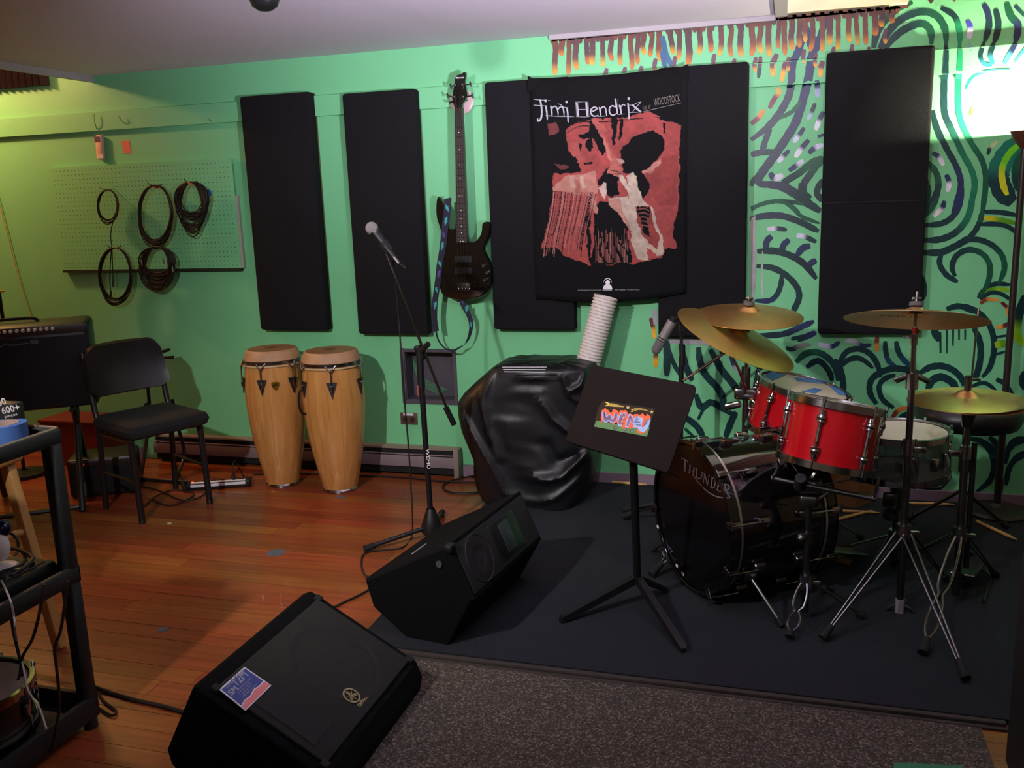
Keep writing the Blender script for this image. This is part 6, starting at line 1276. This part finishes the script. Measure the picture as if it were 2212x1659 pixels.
# ================================================================== CART, STOOL, THINGS ON THEM
cx1, cx0, cy1, cy0 = -1.915, -2.62, -2.505, -3.25
t = thing('utility_cart', 'black plastic three-shelf utility cart at the left edge of the photo', 'cart', (-2.27, -2.88, 0))
mcart = mat('black_cart_plastic', '16191a', .55, var=.15, bump=.3, bscale=200)
for z0, z1, nm in ((.862, .905, 'top_tray'), (.452, .505, 'middle_shelf'), (.03, .10, 'bottom_shelf')):
    q = M(); q.bbox(((cx0+cx1)/2, (cy0+cy1)/2, z0+.012), X, Y, Z3, cx1-cx0, cy1-cy0, .024, .010)
    for a_, b_ in (((cx0, cy1-.018), (cx1, cy1)), ((cx0, cy0), (cx1, cy0+.018)), ((cx1-.018, cy0), (cx1, cy1)), ((cx0, cy0), (cx0+.018, cy1))): q.bbox(((a_[0]+b_[0])/2, (a_[1]+b_[1])/2, (z0+z1)/2+.002), X, Y, Z3, b_[0]-a_[0], b_[1]-a_[1], z1-z0, .006)
    obj(nm, q, mcart, t)
for a_ in (cx0+.03, cx1-.022):
    for b_ in (cy0+.03, cy1-.022):
        for z0, z1 in ((.09, .46), (.49, .87)): obj('post', M().bbox((a_, b_, (z0+z1)/2), X, Y, Z3, .044, .044, z1-z0, .012), mcart, t)
        obj('foot', M().cyl((a_, b_, .0), (a_, b_, .04), .02, seg=12), m_blkr, t)
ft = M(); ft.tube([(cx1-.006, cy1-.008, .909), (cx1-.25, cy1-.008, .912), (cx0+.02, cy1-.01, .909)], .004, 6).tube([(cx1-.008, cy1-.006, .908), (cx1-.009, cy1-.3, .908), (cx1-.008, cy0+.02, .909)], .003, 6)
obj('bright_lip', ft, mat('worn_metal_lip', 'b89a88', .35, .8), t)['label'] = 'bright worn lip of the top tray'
obj('tray_liner', M().bbox(((cx0+cx1)/2, (cy0+cy1)/2, .8885), X, Y, Z3, cx1-cx0-.06, cy1-cy0-.06, .004, .001), mat('grey_liner', '6c6258', .5, .3, var=.4, vscale=14), t)
c = PZ(-8, 962, .892)+Vector((0, .03, 0))
t = thing('tape_roll', 'roll of blue masking tape on the top tray of the cart', 'tape roll', (c.x, c.y, .892)); obj('tape', M().lathe([(.040, 0), (.058, 0), (.058, .052), (.040, .052)], (c.x, c.y, .892), Z3, 36, True), mat('dull_blue_tape', '30558e', .7), t); obj('core', M().lathe([(.0375, .001), (.040, .001), (.040, .0535), (.0375, .0535)], (c.x, c.y, .892), Z3, 36, True), mat('card_core', '8c7468', .8), t)
a_ = PZ(20, 925, .905); t = thing('boxed_gadget', 'black box with pale printed words behind the blue tape roll on the cart', 'box', (a_.x-.05, cy1-.1, .892)); 
gb = Vector((PY(20, 900, cy1-.055).x, cy1-.055, .940)); obj('carton', M().bbox(gb+Vector((-.04, .0, 0)), X, Z3, Y, .15, .095, .04, .003), mat('black_carton', '121214', .5), t)
q = M(); text_mb(q, '50', PY(-2, 878, cy1-.0765), (1, 0, .3), (-.3, 0, 1), .018, .028, .001); text_mb(q, '600+', PY(6, 895, cy1-.0765), (1, 0, .22), (-.22, 0, 1), .018, .062, .001); text_mb(q, 'pieces', PY(11, 903, cy1-.0765), (1, 0, .22), (-.22, 0, 1), .008, .045); obj('printed_words', q, mat('carton_print', 'a8a0a0', .6), t)
# things on the middle shelf
t = thing('audio_interface', 'flat black device with glossy brown-grey top on the middle shelf of the cart', 'device', (-2.1, -2.75, .482)); obj('casing', M().bbox((-2.12, -2.74, .507), X, Y, Z3, .32, .40, .046, .010), m_vinyl, t); obj('top_panel', M().bbox((-2.12, -2.74, .531), X, Y, Z3, .28, .36, .004, .001), mat('brown_grey_gloss', '5a4a4c', .3, var=.3), t)
for k in range(4): obj('knob', M().cyl((-1.99, -2.60-.05*k, .532), (-1.99, -2.60-.05*k, .545), .009, seg=10), m_blk, t)
tag(obj('cable_tangle', M().tube([(-2.2, -2.60, .54), (-2.08, -2.56, .56), (-2.0, -2.62, .545), (-2.06, -2.72, .545), (-2.16, -2.66, .56), (-2.10, -2.58, .57), (-1.98, -2.60, .556), (-1.96, -2.70, .548)], .005, 6), m_rope), 'black cable tangled over the device on the middle cart shelf', 'cable')
p = PZ(6, 1228, .535); t = thing('webcam', 'white round-footed desk camera with a blue light on the middle cart shelf', 'camera', (p.x, p.y, .533))
obj('foot', M().lathe([(0, 0), (.040, 0), (.042, .006), (.036, .012), (0, .014)], (p.x, p.y, .533), Z3, 28), m_white, t); obj('body', M().sphere((p.x-.018, p.y+.012, .592), .034, 18, (1, .8, 1.25)), m_white, t)
obj('lens_ring', M().sphere((p.x-.012, p.y+.03, .640), .024, 14), mat('navy_gloss', '0c1030', .2), t); obj('blue_light', M().sphere((p.x-.012, p.y+.010, .648), .006, 8), mat('blue_led', '1030ff', .3, emit='2040ff', estr=6), t)
tag(obj('white_cable', M().tube([(p.x+.01, p.y-.03, .54), PX(20, 1290, cx1+.012), PX(30, 1330, cx1+.014), PX(33, 1360, cx1+.012), PY(38, 1395, -2.62), PY(50, 1440, -2.7), PY(60, 1490, -2.75), PY(85, 1530, -2.8), PY(100, 1575, -2.85)], .0028, 6), mat('white_cable_skin', 'b8b0a8', .5)), 'thin white cable drooping over the edge of the middle cart shelf', 'cable')
for k, pts in enumerate(([(18, 1290), (28, 1358), (36, 1395), (46, 1440), (52, 1490)], [(95, 1262), (85, 1325), (70, 1380), (48, 1420), (42, 1460), (20, 1520), (2, 1550)], [(146, 1255), (138, 1320), (130, 1365), (118, 1400), (122, 1440), (126, 1480), (128, 1530), (118, 1590), (110, 1625)])):
    tag(obj('hanging_cable', M().tube([PY(a_, b_, -2.66-.02*k) for a_, b_ in pts], .0042, 6), m_rope), ['dark cable hanging from the middle cart shelf to the grommet of the clear-headed drum', 'dark cable crossing from the middle cart shelf to the left edge above the clear-headed drum', 'dark cable hanging beside the wooden stool leg behind the cart post'][k], 'cable')
tag(obj('looped_cable', M().tube([PY(-5, 1158, -2.45), PY(22, 1152, -2.45), PY(38, 1168, -2.45), PY(38, 1190, -2.46), PY(28, 1205, -2.5), PY(18, 1216, -2.52)], .0042, 6), m_rope), 'dark cable looping up from the middle cart shelf at the left edge', 'cable')
# drum on the bottom shelf
cd = PZ(38, 1530, .26)
t, c, n, u, v, rs = drum('snare_drum', 'chrome-rimmed snare drum with a clear head and black centre dot on the bottom cart shelf', (-2.12, -2.76, .228), (0, 0, 1), .172, .125, mat('black_shell', '1c1512', .3), mat('clear_worn_head', '8a7870', .6, var=.35, vscale=6, spec=.25))
lugs(t, c, n, u, v, rs, .125, 8, R(15), 'box'); dt = PP(55, 1508, c+Z3*.002, Z3); obj('centre_dot', M().cyl(dt, dt+Z3*.003, .014, seg=18), m_blkr, t)
# wooden stool behind the cart
t = thing('wooden_stool', 'pale wooden stool whose splayed legs show behind the cart', 'stool', (-2.62, -2.2, 0))
S0 = Vector((-2.66, -2.22, 0)); zs = .655
obj('seat', M().bbox(S0+Z3*(zs+.015), X, Y, Z3, .30, .30, .03, .012), m_ltwood, t)
fts = [Vector((-2.402, -2.145, 0)), Vector((-2.50, -2.44, 0)), Vector((-2.92, -2.03, 0)), Vector((-2.88, -2.44, 0))]
for f_ in fts:
    tp = S0+Vector((.11 if f_.x > S0.x else -.11, .11 if f_.y > S0.y else -.11, zs)); dr = (tp-f_).normalized(); obj('leg', M().bbox((tp+f_)/2+Z3*.002, dr, X, Y, (tp-f_).length-.004, .038, .036, .006), m_ltwood, t)
mid_ = lambda f_, z: f_+(S0+Vector((.11 if f_.x > S0.x else -.11, .11 if f_.y > S0.y else -.11, zs))-f_)*(z/zs)
for i, j, z in ((0, 1, .42), (2, 3, .42), (0, 2, .30), (1, 3, .30)): obj('rung', M().cyl(mid_(fts[i], z), mid_(fts[j], z), .012, seg=10), m_ltwood, t)
# upright at the far left
t = thing('microphone_stand', 'thin dark upright with a chrome wing screw at the far left edge above the amplifier', 'microphone stand', (-4.2, -.5, 0)); a_, b_ = PY(3, 690, -.45), PY(-2, 632, -.45)
obj('upright', M().cyl((a_.x, -.45, .03), b_, .010, seg=10), mat('dark_bronze_tube', '2c1c18', .35, .6), t); obj('wing_screw', M().cyl(b_, b_+Z3*.012, .012, seg=10).bbox(b_+Vector((.022, 0, .008)), X, Y, Z3, .04, .008, .010, .003), m_brass, t); obj('base', M().lathe([(0, 0), (.12, 0), (.12, .02), (.02, .035)], (a_.x, -.45, 0), Z3, 24), m_blkp, t)
# track lamp housing at the top edge
c = PZ(570, -12, 2.15); t = thing('track_lamp', 'black ceiling spotlight whose round housing pokes in at the top edge', 'ceiling lamp', (c.x, c.y, ZC-.001))
obj('housing', M().lathe([(.0, -.048), (.022, -.046), (.040, -.034), (.050, -.010), (.050, .03), (.030, .05), (.0, .05)], (c.x, c.y, 2.148), Z3, 28), m_blkp, t); obj('mount', M().cyl((c.x, c.y, 2.19), (c.x, c.y, ZC-.001), .02, seg=12), m_blkp, t)
# black cabinet at the right edge and green board
t = thing('equipment_cabinet', 'tall plain black cabinet at the right edge of the foreground', 'cabinet', (.85, -2.35, 0))
obj('carcass', M().bbox((.86, -2.36, .30), X, Y, Z3, .58, .52, .585, .010), mat('dull_black_board', '0c0a0c', .7), t); obj('door', M().bbox((.86, -2.622, .30), X, Z3, Y, .54, .54, .012, .004), mat('dull_black_board', '0c0a0c', .7), t)
for a_ in (.60, 1.12):
    for b_ in (-2.58, -2.14): obj('foot', M().cyl((a_, b_, .0), (a_, b_, .012), .02, seg=10), m_blkr, t)
t = thing('green_board', 'edge of a flat green painted board lying on the rug at the bottom right', 'board', (.4, -2.4, .011))
a_, b_ = PZ(1930, 1647, .03), PZ(2062, 1657, .03); obj('board', M().prism([(a_.x, a_.y, .012), (b_.x+.02, b_.y+.012, .012), (b_.x+.02, b_.y-.5, .012), (a_.x-.02, a_.y-.5, .012)], (0, 0, .018)), mat('sea_green_paint', '2f7a54', .6, var=.1), t)
